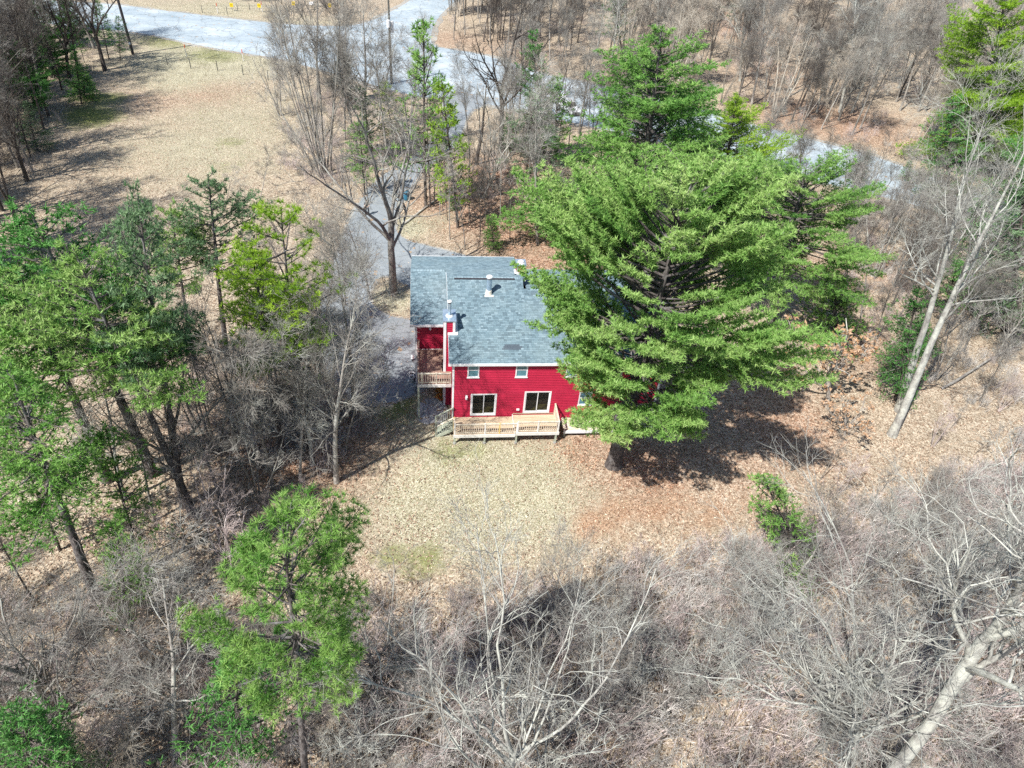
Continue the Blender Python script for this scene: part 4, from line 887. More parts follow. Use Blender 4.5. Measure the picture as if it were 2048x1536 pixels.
reg_bare('open1', 14, MB_GREY, seed=21, r0=0.25, fork=0.38, nl=6, spread=0.85, style='open', dens=1.0)
reg_bare('open2', 18, MB_PALE, seed=26, r0=0.16, fork=0.34, nl=13, spread=0.72, style='open', dens=1.0, wig=0.10, twig=0.010)
reg_bare('open3', 17, MB_PALE, seed=23, r0=0.15, fork=0.42, nl=6, spread=0.66, style='open', dens=1.15, wig=0.17, twig=0.010)
reg_bare('open4', 8, MB_GREY, seed=24, r0=0.11, fork=0.25, nl=7, spread=0.75, style='open', dens=0.9, wig=0.14, twig=0.010)
reg_bare('giant', 21, MB_PALE, seed=25, r0=0.29, fork=0.62, nl=5, spread=0.6, style='open', dens=1.2, wig=0.13, twig=0.010)
reg_bare('leaner', 22, MB_PALE, seed=34, r0=0.30, nl=18, spread=0.8, style='tall', crown=0.38, dens=1.0, wig=0.14, twig=0.010)
reg_bare('tall1', 15, MB_GREY, seed=31, r0=0.17, nl=26, spread=0.6, style='tall', crown=0.35, dens=1.0)
reg_bare('tall2', 15, MB_GREY, seed=32, r0=0.14, nl=22, spread=0.5, style='tall', crown=0.4, dens=1.0)
reg_bare('tall3', 15, MB_GREY, seed=33, r0=0.20, nl=28, spread=0.8, style='tall', crown=0.3, dens=1.0, wig=0.13)
reg_bare('multi1', 9, MB_GREY, seed=41, r0=0.10, nl=9, spread=0.55, style='tall', crown=0.25, dens=0.72, stems=4, twig=0.011)
reg_bare('multi2', 7, MB_BRUSH, seed=42, r0=0.07, nl=7, spread=0.6, style='tall', crown=0.2, dens=0.66, stems=4, twig=0.010)
reg_bare('sap1', 8, MB_GREY, seed=51, r0=0.06, nl=14, spread=0.5, style='tall', crown=0.3, dens=0.9)
reg_bare('snag', 9, MB_DARK, seed=55, r0=0.2, nl=14, spread=0.25, style='tall', crown=0.25, dens=0.45)
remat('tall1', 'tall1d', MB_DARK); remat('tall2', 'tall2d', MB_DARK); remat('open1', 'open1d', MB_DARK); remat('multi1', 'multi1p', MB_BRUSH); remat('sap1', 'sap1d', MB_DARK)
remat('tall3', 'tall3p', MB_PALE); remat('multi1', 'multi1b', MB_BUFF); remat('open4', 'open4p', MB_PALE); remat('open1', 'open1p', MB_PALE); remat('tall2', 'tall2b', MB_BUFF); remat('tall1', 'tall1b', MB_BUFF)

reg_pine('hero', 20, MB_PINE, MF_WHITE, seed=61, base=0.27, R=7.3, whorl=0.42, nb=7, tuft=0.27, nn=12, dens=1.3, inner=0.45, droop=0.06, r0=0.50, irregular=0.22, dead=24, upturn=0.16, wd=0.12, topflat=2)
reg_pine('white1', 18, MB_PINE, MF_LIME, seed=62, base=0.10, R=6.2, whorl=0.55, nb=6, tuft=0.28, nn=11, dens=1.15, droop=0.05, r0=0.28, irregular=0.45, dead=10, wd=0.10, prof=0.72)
reg_pine('white2', 16, MB_PINE, MF_WHITE, seed=63, base=0.54, R=3.0, whorl=0.5, nb=6, tuft=0.27, nn=11, dens=1.15, r0=0.24, irregular=0.45, dead=40, wd=0.10)
reg_pine('pitch', 17, MB_PINE, MF_YEL, seed=64, base=0.55, R=3.4, whorl=0.7, nb=5, tuft=0.34, nn=26, inner=0.5, dens=0.6, r0=0.20, irregular=0.4, dead=30, wd=0.05, topflat=1)
reg_pine('round', 19, MB_PINE, MF_LIME, seed=69, base=0.58, R=2.35, whorl=0.5, nb=6, tuft=0.25, nn=26, dens=1.35, inner=0.5, r0=0.20, irregular=0.3, dead=24, wd=0.05, topflat=2)
reg_pine('hemlock', 12, MB_DARK, MF_DARK, seed=65, base=0.10, R=3.0, prof=0.6, whorl=0.45, nb=6, tuft=0.26, nn=6, dens=1.0, droop=0.15, r0=0.15, irregular=0.35, wd=0.13)
reg_pine('thin', 10, MB_DARK, MF_DARK, seed=66, base=0.22, R=2.0, whorl=0.5, nb=5, tuft=0.28, nn=8, dens=0.75, r0=0.10, irregular=0.5, dead=12)
reg_pine('bushy', 4, MB_DARK, MF_LIME, seed=67, base=0.05, R=1.5, prof=0.6, whorl=0.24, nb=6, tuft=0.16, nn=14, dens=1.0, r0=0.05, irregular=0.3)
reg_pine('cedar', 7, MB_DARK, MF_OLIVE, seed=68, base=0.05, R=1.5, prof=0.6, whorl=0.3, nb=6, tuft=0.26, nn=7, dens=0.9, droop=-0.5, r0=0.10, irregular=0.25)
remat('white1', 'white1y', None, MF_YEL); remat('white2', 'white2y', None, MF_YEL); remat('white2', 'white2b', None, MF_BLUE); remat('white2', 'white2l', None, MF_LIME); remat('thin', 'thinl', None, MF_LIME); remat('white2', 'white2d', None, MF_DARK); remat('thin', 'thiny', None, MF_YEL)
remat('bushy', 'bushyd', None, MF_DARK); remat('hemlock', 'hemlockb', None, MF_BLUE); reg_pine('dome', 17, MB_PINE, MF_WHITE, seed=70, base=0.32, R=5.4, whorl=0.46, nb=6, tuft=0.27, nn=11, dens=1.3, inner=0.42, droop=0.06, r0=0.3, irregular=0.4, dead=10, wd=0.10, topflat=2); remat('white1', 'white1w', None, MF_WHITE); remat('thin', 'thinb', None, MF_BLUE); remat('white1', 'white1d', None, MF_DARK)

# trees that keep their dry leaves: a bare tree plus leaf blades at its twigs
def leafy(key, newkey, H, m, seed, n=700, size=0.16):
    r = np.random.default_rng(seed); a, b, (l1, l2, l3) = bare(seed=seed, H=H, r0=0.10, fork=0.3, nl=6, spread=0.95, style='open', dens=0.8)
    tips = np.array([l[0][-1] for l in l3] + [l[0][-1] for l in l2]); C = tips[r.integers(0, len(tips), n)]
    v, f, t = tufts(C, r.normal(0, 1, (n, 3)), np.full(n, size), 2, r, r.uniform(0.2, 1, n), wd=0.35)
    TREE[newkey] = ('leafy', H, np_mesh(newkey + '_trunk', a[0], a[1], MB_GREY, smooth=True), np_mesh(newkey + '_branches', b[0], b[1], MB_GREY, smooth=True), np_mesh(newkey + '_leaves', v, f, m, attr={'tint': t}), None, None)
leafy('', 'beech', 5.0, MF_DRY, 71); leafy('', 'rust', 1.7, MF_RUST, 72, 1500, 0.12)

NAMES = {'bare': ('bare_tree', 'bare tree'), 'pine': ('conifer_tree', 'conifer'), 'leafy': ('leafy_beech_tree', 'beech tree')}
def place(key, x, y, h, label, group=None, wide=1.0, lean=(0.0, 0.0), rot=None, name=None, cat=None):
    kind, H, tr, cr, nd, mb, mf = TREE[key]; s = h / H
    nm, ct = NAMES[kind]
    t = empty(name or nm, (x, y, float(hgt(x, y)) - 0.02), label, cat or ct, group)
    q = Quaternion((0, 0, 1), rnd.random() * 6.283 if rot is None else rot)
    a = Vector((lean[0], lean[1], 1.0)).normalized(); ql = Vector((0, 0, 1)).rotation_difference(a)
    t.rotation_mode = 'QUATERNION'; t.rotation_quaternion = ql @ q
    t.scale = (s * wide, s * wide, s)
    def over(o, m):
        if m: o.material_slots[0].link = 'OBJECT'; o.material_slots[0].material = m
    over(link('trunk', tr, t), mb)
    if kind == 'bare': over(link('crown', cr, t), mb)
    else:
        over(link('branches', cr, t), mb); over(link('crown', nd, t), mf)
    return t
def tree(key, base, top, label, group=None, wide=1.0, rot=None, name=None, cat=None, maxlean=0.35):
    """base and top given where the photograph shows them; solves height and sideways lean"""
    b = unp(*base); h = 6.0; dx = 0.0
    for _ in range(30):
        e = prj((b[0] + dx, b[1], h)) - np.array(top, float)
        j1 = (prj((b[0] + dx, b[1], h + 0.05)) - prj((b[0] + dx, b[1], h))) / 0.05
        j2 = (prj((b[0] + dx + 0.05, b[1], h)) - prj((b[0] + dx, b[1], h))) / 0.05
        s = np.linalg.solve(np.stack([j1, j2], 1), -e); h += s[0]; dx += s[1]
        h = min(max(h, 0.5), 30)
    dx = max(-maxlean * h, min(maxlean * h, dx))
    t = place(key, b[0], b[1], math.hypot(h, dx), label, group, wide, (dx / h, 0), rot, name, cat)
    LOG.append((key, base, round(h, 1), round(dx, 1))); return t
LOG = []

# --- conifers one can name
tree('hero', (1226, 936), (1345, 385), 'very large bright white pine whose boughs cover the right half of the house', rot=0.4, wide=1.06)
tree('dome', (1540, 650), (1620, 345), 'broad light green pine just behind and right of the very large pine', wide=1.35)
tree('bushy', (1668, 690), (1655, 575), 'small dense green conifer at the right foot of the broad pine', wide=1.2)
tree('white1', (1268, 460), (1292, 55), 'tall layered green pine beyond the house, left of the roadside pines', wide=1.6, rot=2.0)
tree('white1y', (1440, 400), (1462, 180), 'yellow-green pine on the road edge right of the tall layered pine', wide=1.35)
tree('white1y', (1965, 330), (2000, -40), 'bright yellow-green pine in the upper right corner', wide=1.15)
tree('white1d', (2120, 470), (2140, 40), 'dark green pine just right of the corner pine, cut by the frame edge')
tree('hemlock', (1890, 420), (1895, 190), 'dark green hemlock below the bright corner pine', wide=1.1)
tree('hemlockb', (2010, 660), (2030, 330), 'grey-green hemlock behind the leaning grey tree at the right edge', wide=1.1)
tree('hemlock', (1790, 800), (1852, 580), 'dark green loose hemlock just left of the leaning grey tree', wide=0.9)
tree('thin', (1930, 560), (1950, 400), 'thin dark conifer between the forked grey trees on the right')
tree('hemlockb', (1712, 362), (1735, 300), 'low grey-green conifer on the road edge right of the yellow-green pine', wide=1.2)
tree('hemlock', (2060, 330), (2070, 150), 'dark green hemlock at the right frame edge under the corner pine', wide=1.2)
tree('hemlockb', (1930, 330), (1900, 200), 'grey-green hemlock left of the dark one under the corner pine', wide=1.2)
tree('hemlock', (2030, 520), (2040, 370), 'dark green hemlock at the right frame edge, middle height', wide=1.2)
tree('hemlockb', (1960, 470), (1985, 380), 'low grey-green hemlock beyond the leaning grey tree', wide=1.4)
tree('thin', (1890, 640), (1915, 520), 'thin dark conifer just right of the leaning grey tree', wide=1.3)
tree('bushyd', (1830, 700), (1845, 640), 'low dark evergreen among grey limbs right of the clearing', wide=1.4)
tree('bushyd', (1810, 360), (1820, 322), 'low dark evergreen bush on the verge at right')
tree('thinl', (1607, 1142), (1530, 955), 'small lone green pine at the edge of the brown lawn, lower right', wide=1.0, maxlean=0.6)
tree('bushy', (1590, 1190), (1572, 1130), 'low green pine seedling below the small lone pine', wide=0.9)
tree('round', (618, 1640), (560, 1075), 'rounded yellow-green pine with bare trunk at lower left of the lawn', wide=0.92, rot=1.0)
tree('thin', (480, 1560), (470, 1290), 'dark thin pine with few needles left of the rounded pine')
tree('hemlock', (60, 1640), (30, 1400), 'dense green conifer at the lower left corner', wide=1.0)
tree('thin', (140, 1590), (125, 1470), 'low green conifer at the bottom left edge', wide=1.2)
tree('white2d', (305, 948), (125, 395), 'broad dark green pine at the left edge, largest of the left group', wide=1.25)
tree('white2l', (215, 960), (40, 500), 'wide green pine cut by the left frame edge', wide=1.35)
tree('white2', (385, 1027), (200, 480), 'yellow-tinged pine with long bare leaning trunk, left group', wide=0.95)
tree('white2b', (368, 1012), (300, 400), 'pine with forked dark trunk beside the yellow-tinged pine', wide=0.7)
tree('white2b', (458, 736), (385, 350), 'grey-green pine with narrow crown standing out over the field', wide=1.0)
tree('white2', (392, 740), (318, 410), 'green pine between the broad dark pine and the grey-green one', wide=0.8)
tree('white2y', (565, 908), (462, 470), 'yellow-green narrow pine left of the flat-topped pine')
tree('pitch', (617, 912), (572, 412), 'flat-topped pine with bright yellow-green tufts beside the driveway', wide=0.9, rot=0.3)
tree('thinl', (600, 800), (555, 560), 'thin green pine below the flat-topped pine')
tree('white2l', (192, 1192), (72, 770), 'open green pine with bare trunk low on the left side', wide=1.25)
tree('thinl', (276, 1118), (205, 860), 'light green pine right of the open pine low on the left')
tree('thinl', (120, 1100), (20, 860), 'light green thin pine at the left frame edge, low')
tree('thinl', (260, 1240), (225, 1050), 'thin light green pine above the purple brush')
tree('bushy', (270, 1190), (285, 1130), 'small bright green bush-like pine at the shadow edge', wide=1.3)
tree('hemlock', (165, 215), (148, 95), 'dark green hemlock at the field edge in the upper left woods', wide=1.0)
tree('bushy', (170, 200), (165, 150), 'low vivid green evergreen on the shaded field edge', wide=1.9)
tree('hemlock', (85, 150), (45, 20), 'dark hemlock beside the road at the upper left')
tree('hemlockb', (100, 140), (95, 50), 'green conifer behind the dark hemlock at upper left')
tree('hemlockb', (75, 300), (45, 200), 'grey-green conifer under bare trees at the left edge', wide=1.4)
tree('thin', (218, 118), (190, -10), 'dark sparse conifer left of the plain dark pole')
tree('thin', (240, 120), (235, 30), 'small dark conifer at the foot of the plain dark pole')
tree('thinl', (852, 414), (842, 35), 'tall dark-trunked pine with a sparse bright top beside the driveway', wide=0.95)
tree('thiny', (916, 455), (888, 160), 'thin young pine with yellow-green sprays, behind the house')
tree('cedar', (705, 205), (672, 90), 'dark olive cedar by the road junction', wide=1.15)
tree('thinb', (745, 300), (722, 170), 'grey-green thin conifer left of the upper driveway', wide=1.4)
tree('thiny', (790, 290), (765, 160), 'yellow-green thin conifer on the left edge of the upper driveway', wide=1.3)
tree('thinl', (730, 390), (720, 240), 'green thin conifer above the person', wide=1.3)
tree('bushy', (988, 502), (980, 435), 'small soft green conifer in the leafy hollow behind the house', wide=0.85)
tree('bushyd', (1020, 300), (1020, 230), 'small dark evergreen behind the dead snag', wide=1.0)
tree('hemlock', (1090, 330), (1075, 60), 'dark green hemlock in front of the white cars', wide=0.75)
tree('thinb', (1075, 400), (1060, 180), 'grey-green thin conifer left of the tall layered pine', wide=1.3)
tree('thinl', (1110, 330), (1112, 150), 'green slender conifer beside the parked cars', wide=1.2)
tree('thin', (1245, 110), (1210, -60), 'dark thin pine near the top edge left of the tall layered pine')
tree('bushyd', (910, 420), (905, 390), 'tiny green seedling among thin trunks in the hollow')
tree('thinb', (1470, 60), (1460, -60), 'dark conifer at the top edge in the far woods')

# --- bare trees one can name
tree('open1', (786, 586), (752, 120), 'tall bare tree with big forked limbs standing on the grass island beside the house', rot=4.6)
tree('snag', (952, 330), (955, 130), 'dark dead snag with stubby branches beyond the driveway')
tree('open1d', (1003, 300), (1010, -40), 'tall dark bare tree with spreading crown above the junction road', rot=1.0)
tree('tall2', (1075, 490), (1040, 170), 'slim pale-trunked bare tree right of the leafy hollow')
tree('tall2d', (1038, 447), (1062, 220), 'slim dark bare tree in the leafy hollow')
tree('open4', (968, 395), (1045, 150), 'leaning bare tree with a light mossy trunk in the hollow')
tree('open1d', (138, 152), (120, -60), 'thick-trunked bare tree at upper left by the road')
tree('tall2', (73, 232), (35, -30), 'thin pale trunk among the dark woods at upper left')
tree('tall3', (672, 958), (640, 545), 'whitish bare tree with many fine limbs in front of the driveway bend', wide=0.85, rot=0.5)
tree('open1', (368, 1010), (290, 690), 'whitish forked bare tree between the left pines')
tree('leaner', (1784, 869), (2050, 235), 'large leaning grey bare tree at the right side of the clearing', rot=0.6, maxlean=0.5)
tree('leaner', (1797, 822), (1985, 235), 'second large grey bare tree just behind the leaning one', rot=3.3, maxlean=0.5)
tree('giant', (1735, 1600), (2240, 960), 'massive pale bare trunk leaning out of the lower right corner', wide=1.0, rot=1.2)
tree('open3', (1640, 1500), (1590, 1150), 'white-limbed crooked bare tree right of bottom centre', wide=1.05, rot=4.0)
tree('open2', (1700, 1540), (1760, 1130), 'white many-limbed bare tree left of the massive trunk', wide=1.0, rot=2.2)
tree('open2', (1015, 1610), (1000, 1170), 'broad pale bare tree with radiating limbs at the bottom centre', wide=0.95, rot=0.9)
tree('open3', (1870, 1350), (1950, 900), 'pale bare tree with stout limbs above the massive trunk', wide=0.8)
tree('open3', (2020, 1240), (2080, 880), 'pale bare tree with stout limbs at the right frame edge')
tree('open1', (110, 1440), (-10, 1170), 'dark-stemmed bare tree at the lower left frame edge')
tree('multi1', (130, 1440), (160, 1230), 'many-stemmed bare tree at lower left')
tree('tall3', (355, 1510), (310, 1210), 'feathery pale bare tree left of the rounded pine')
tree('multi2', (445, 1110), (412, 935), 'purplish bare bush at the shadow edge of the left group', name='bare_shrub', cat='shrub', wide=1.2)
tree('multi2', (480, 1160), (470, 1040), 'purplish bare bush just above the rounded pine', name='bare_shrub', cat='shrub', wide=1.2)
tree('tall1', (708, 838), (700, 470), 'slender bare tree closest to the side wing, its shadow falling on the roof')
tree('beech', (1655, 800), (1640, 655), 'small spreading tree holding pale dry leaves right of the very large pine', wide=1.3)
tree('beech', (1690, 870), (1680, 790), 'low tree holding dry leaves at the shadow edge right of the very large pine', wide=1.2)
tree('rust', (884, 806), (884, 772), 'small shrub with rusty orange leaves under the balcony', name='rust_shrub', cat='shrub', wide=0.9)
tree('tall1d', (1165, 20), (1160, -150), 'dark bare tree at the top edge behind the tall layered pine')
tree('tall3p', (1680, 222), (1735, -30), 'pale-barked tall bare tree rising in the upper right woods')
tree('tall3p', (1480, 160), (1500, -60), 'pale-barked bare tree left in the upper right woods')
for b_, t_ in (((640, 355), (535, 20)), ((652, 348), (600, -30)), ((662, 340), (650, 30)), ((628, 300), (570, 40)), ((690, 280), (690, 0)), ((560, 230), (540, 60))):
    tree('tall2' if b_[0] % 4 else 'multi1', b_, t_, 'grey many-stemmed bare tree in the thicket between field and upper driveway', 'grey thicket trees left of the driveway', wide=0.75, name='thicket_tree', cat='bare tree')
for b_, t_, k in (((735, 300), (700, -20), 'tall3'), ((775, 330), (760, 60), 'tall1'), ((720, 330), (690, 80), 'tall1'), ((820, 300), (820, 60), 'tall2'), ((700, 220), (640, -40), 'tall1d'), ((640, 200), (600, -60), 'tall3'), ((590, 180), (560, -40), 'tall2'), ((860, 415), (855, 180), 'sap1d'), ((868, 412), (875, 200), 'sap1'), ((800, 395), (790, 240), 'sap1'), ((815, 400), (850, 280), 'sap1'), ((756, 255), (770, 60), 'tall1')):
    tree(k, b_, t_, 'slim bare tree along the left side of the upper driveway', 'slim bare trees by the upper driveway', name='driveway_tree', cat='bare tree')
for b_, t_, k in (((900, 480), (895, 300), 'sap1'), ((930, 500), (920, 340), 'sap1'), ((960, 470), (965, 300), 'sap1d'), ((1000, 455), (1005, 280), 'sap1'), ((1020, 480), (1020, 330), 'sap1d'), ((1120, 480), (1125, 340), 'sap1'), ((1135, 470), (1160, 330), 'sap1'), ((940, 440), (930, 260), 'sap1'), ((880, 430), (880, 250), 'sap1'), ((985, 380), (990, 220), 'tall2'), ((1055, 370), (1070, 150), 'tall2'), ((1010, 340), (1030, 120), 'tall1'), ((940, 330), (935, 110), 'tall2'), ((895, 440), (885, 300), 'sap1d'), ((1100, 455), (1110, 290), 'sap1d'), ((970, 440), (980, 330), 'sap1')):
    tree(k, b_, t_, 'thin bare sapling in the leafy hollow between driveway and house', 'thin saplings in the leafy hollow', name='hollow_sapling', cat='sapling', wide=0.8)
for b_, t_ in (((1040, 210), (1040, 20)), ((1100, 120), (1100, -60)), ((930, 70), (925, -80)), ((980, 80), (985, -70)), ((1015, 100), (1020, -60)), ((900, 30), (895, -90))):
    tree('tall2', b_, t_, 'slim grey bare tree in the strip of wood right of the side road', 'slim trees right of the side road', name='roadside_tree', cat='bare tree')

# left group of bare trees in front of the driveway
k5 = ['tall1', 'tall2', 'tall3p', 'sap1', 'multi1', 'tall2', 'tall3']
for i, (b_, t_) in enumerate((((545, 975), (505, 640)), ((600, 960), (590, 650)), ((625, 925), (610, 640)), ((500, 920), (430, 610)), ((430, 900), (360, 640)), ((470, 860), (420, 600)), ((530, 900), (500, 700)), ((590, 860), (600, 600)), ((345, 900), (300, 660)), ((660, 840), (680, 620)),
                               ((700, 830), (740, 640)), ((720, 860), (760, 690)), ((560, 800), (520, 560)), ((640, 780), (640, 560)), ((440, 1000), (380, 760)), ((310, 1040), (230, 800)), ((250, 1000), (160, 740)), ((690, 900), (720, 700)), ((520, 1000), (490, 800)), ((610, 900), (560, 720)), ((570, 700), (540, 480)), ((650, 640), (690, 470)), ((690, 610), (690, 400)), ((740, 600), (715, 400)))):
    tree(k5[i % 7], b_, t_, 'bare grey tree in the dense stand between the left pines and the driveway', 'bare trees left of the driveway bend', name='stand_tree', cat='bare tree')
for b_, t_ in (((450, 420), (460, 330)), ((480, 470), (500, 370)), ((245, 480), (230, 400)), ((590, 470), (600, 380)), ((520, 400), (540, 300)), ((560, 360), (560, 290))):
    tree('sap1', b_, t_, 'spindly bare sapling standing on the pale field behind the left pines', 'spindly saplings on the field', name='field_sapling', cat='sapling', wide=1.1)
for b_, t_ in (((915, 445), (960, 330)), ((1690, 600), (1720, 430)), ((1720, 640), (1745, 470)), ((1745, 700), (1775, 560)), ((1600, 350), (1590, 240)), ((1560, 340), (1555, 250)), ((1650, 370), (1670, 260)), ((1700, 520), (1730, 330)), ((1690, 450), (1710, 300)), ((1850, 520), (1880, 350)), ((1930, 700), (1990, 500)), ((1990, 720), (2060, 560)), ((1870, 760), (1950, 600)), ((1960, 800), (2040, 660)), ((1840, 640), (1880, 480))):
    tree(rnd.choice(['tall2', 'tall1', 'sap1', 'multi1', 'tall3']), b_, t_, 'grey bare tree in the tangle between the very large pine and the right frame edge', 'bare trees on the right side', name='right_side_tree', cat='bare tree')

_woods_anchor = 0
def renumber(group, text):
    m = sorted([o for o in COL.objects if o.get('group') == group and o.get('category')], key=lambda o: prj(o.location)[0])
    for i, o in enumerate(m): o['label'] = text + ', ' + (ordn[i] if i < 8 else f'{i + 1}th') + ' from the left by its foot'
renumber('grey thicket trees left of the driveway', 'slender bare tree in the thicket beside the field')
renumber('slim bare trees by the upper driveway', 'slim bare tree beside the upper driveway')
renumber('thin saplings in the leafy hollow', 'thin bare sapling in the leafy hollow')
renumber('slim trees right of the side road', 'slim grey bare tree right of the side road')
renumber('bare trees left of the driveway bend', 'bare grey tree left of the driveway bend')
renumber('spindly saplings on the field', 'spindly bare sapling on the pale field')
renumber('bare trees on the right side', 'grey bare tree right of the very large pine')
# --- woods filled by area (photo polygons of where the trunks stand)
def scatter(poly, n, seed, mind=1.2):
    P = np.array([unp(*p)[:2] for p in poly]); r = np.random.default_rng(seed); out = []; lo, hi = P.min(0), P.max(0); tries = 0
    while len(out) < n and tries < n * 60:
        tries += 1; x, y = r.uniform(lo, hi)
        if not inside(P, x, y) or inside(ROAD, x, y) or inside(DRIVE, x, y) or (-3 < x < 18.5 and 34 < y < 54): continue
        if any((x - a) ** 2 + (y - b_) ** 2 < mind * mind for a, b_ in out): continue
        out.append((x, y))
    return out, r
MARKS = [('the massive pale trunk', 1800, 1480), ('the crooked white-limbed tree', 1620, 1350), ('the broad pale bottom-centre tree', 1010, 1420), ('the rounded pine', 600, 1480), ('the small lone pine', 1590, 1110), ('the bottom right corner', 2030, 1520), ('the bottom left corner', 10, 1520),
 ('the large leaning grey tree', 1785, 869), ('the very large pine', 1226, 936), ('the many-limbed white tree', 1720, 1440), ('the open low-left pine', 192, 1192), ('the top right corner pine', 1965, 330), ('the yellow-green roadside pine', 1440, 400), ('the tall layered pine', 1275, 500), ('the white cars', 1120, 215),
 ('the utility pole', 783, 168), ('the plain dark pole', 266, 108), ('the top left frame corner', 5, 60), ('the shaded field edge', 170, 220), ('the left frame edge', 5, 330), ('the low bush on the right verge', 1810, 360), ('the pale-barked upper right tree', 1680, 222), ('the pale-barked upper woods tree', 1480, 160), ('the dead snag', 952, 330),
 ('the side road mouth', 880, 60), ('the dark tree at the top edge', 1165, 20), ('the right frame edge mid-height', 2040, 650), ('the dark-stemmed lower left tree', 110, 1440), ('the feathery lower left tree', 355, 1510), ('the right road bend', 1550, 300), ('the far right road end', 1950, 400), ('the stout-limbed pale tree', 1870, 1350), ('the top edge at centre right', 1400, 10), ('the top edge at far right', 1800, 10)]
CNT = {}
def where(x, y):
    """where the tree is found in the photo, told by things one can see"""
    u, v = prj((x, y, 1.0)); n, a, b_ = min(MARKS, key=lambda m: (m[1] - u) ** 2 + ((m[2] - v) * 1.4) ** 2)
    du, dv = u - a, v - b_
    side = ('right of' if du > 0 else 'left of') if abs(du) > abs(dv) * 0.8 else ('below' if dv > 0 else 'above')
    if 'corner' in n or 'edge' in n: side = 'near'
    return side + ' ' + n
def wood(poly, n, seed, keys, hr, label, group, name='bare_tree', cat='bare tree', mind=1.2, wr=(0.85, 1.15)):
    pts, r = scatter(poly, n, seed, mind)
    place_txt = [where(x, y) for x, y in pts]
    tone = {'d': 'dark', 'p': 'pinkish', 'b': 'buff'}; base = label
    orank = ['closest', 'second closest', 'third closest', 'fourth closest', 'fifth closest', 'sixth closest', 'seventh closest', 'eighth closest', 'ninth closest', 'tenth closest']
    def dmark(i):
        nm = place_txt[i]; m = [q_ for q_ in MARKS if nm.endswith(q_[0])][0]; u, v = prj((*pts[i], 1.0)); return (u - m[1]) ** 2 + (v - m[2]) ** 2
    for i, (x, y) in enumerate(pts):
        same = sorted([j for j in range(len(pts)) if place_txt[j] == place_txt[i]], key=dmark); k_ = same.index(i)
        rk = ', ' + (orank[k_] if k_ < 10 else f'{k_ + 1}th closest') + ' to it'
        short = {'woodland_tree': 'bare roadside-woods tree', 'deep_woods_tree': 'bare deep-woods tree', 'edge_woods_tree': 'dark shaded bare tree', 'woodland_conifer': 'dark conifer', 'outer_conifer': 'tall outer conifer', 'left_edge_tree': 'dark bare tree', 'tangle_tree': 'grey bare tangle tree', 'lower_left_tree': 'grey bare brushy tree', 'rim_shrub': 'pinkish bare rim shrub', 'lawn_edge_shrub': 'pinkish grey lawn-edge shrub',
                 'right_edge_tree': 'grey bare tree', 'clearing_edge_tree': 'clearing-edge bare tree', 'verge_tree': 'near-verge bare tree', 'junction_tree': 'slim junction-side tree', 'hemlock_side_tree': 'slim dark-stemmed tree', 'shade_shrub': 'purplish bare shrub', 'far_verge_tree': 'small bare tree beyond the road'}[name]
        label = short + ' ' + place_txt[i] + rk
        place(keys[r.integers(len(keys))], x, y, r.uniform(*hr), label, group, r.uniform(*wr), (r.normal(0, 0.05), r.normal(0, 0.05)), name=name, cat=cat)
W1 = ['tall1', 'tall2', 'tall3', 'tall2d', 'tall1d', 'tall1d', 'multi1', 'tall3', 'tall2b', 'multi1b', 'tall1', 'tall3p', 'tall2d']
# upper right woods: near the road, and deep
wood([(1230, 160), (1400, 205), (1640, 275), (1880, 350), (1950, 250), (1800, 160), (1500, 90), (1200, 60)], 110, 101, W1, (9, 16), 'grey bare tree in the upper right woods close behind the road', 'bare trees of the upper right woods near the road', 'woodland_tree', mind=1.8)
wood([(880, 75), (1060, 120), (1230, 150), (1200, 60), (1500, 90), (1800, 160), (2050, 240), (2300, 60), (1700, -60), (900, -60)], 250, 102, W1, (11, 17), 'grey bare tree deep in the upper woods towards the top edge', 'bare trees deep in the upper woods', 'deep_woods_tree', mind=2.2)
# upper left woods
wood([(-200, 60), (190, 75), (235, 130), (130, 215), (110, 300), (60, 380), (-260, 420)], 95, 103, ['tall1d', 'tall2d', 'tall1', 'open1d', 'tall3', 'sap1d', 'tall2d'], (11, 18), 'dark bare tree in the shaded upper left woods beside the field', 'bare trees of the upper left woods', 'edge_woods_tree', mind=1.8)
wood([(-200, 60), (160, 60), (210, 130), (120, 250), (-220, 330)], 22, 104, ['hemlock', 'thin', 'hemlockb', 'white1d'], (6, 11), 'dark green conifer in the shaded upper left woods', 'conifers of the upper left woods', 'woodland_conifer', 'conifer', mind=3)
wood([(-60, 420), (60, 380), (40, 560), (-120, 700)], 12, 105, ['tall1d', 'open1d', 'tall2d'], (14, 19), 'dark bare tree at the left frame edge whose shadow crosses the field', 'bare trees at the left edge', 'left_edge_tree', mind=2)
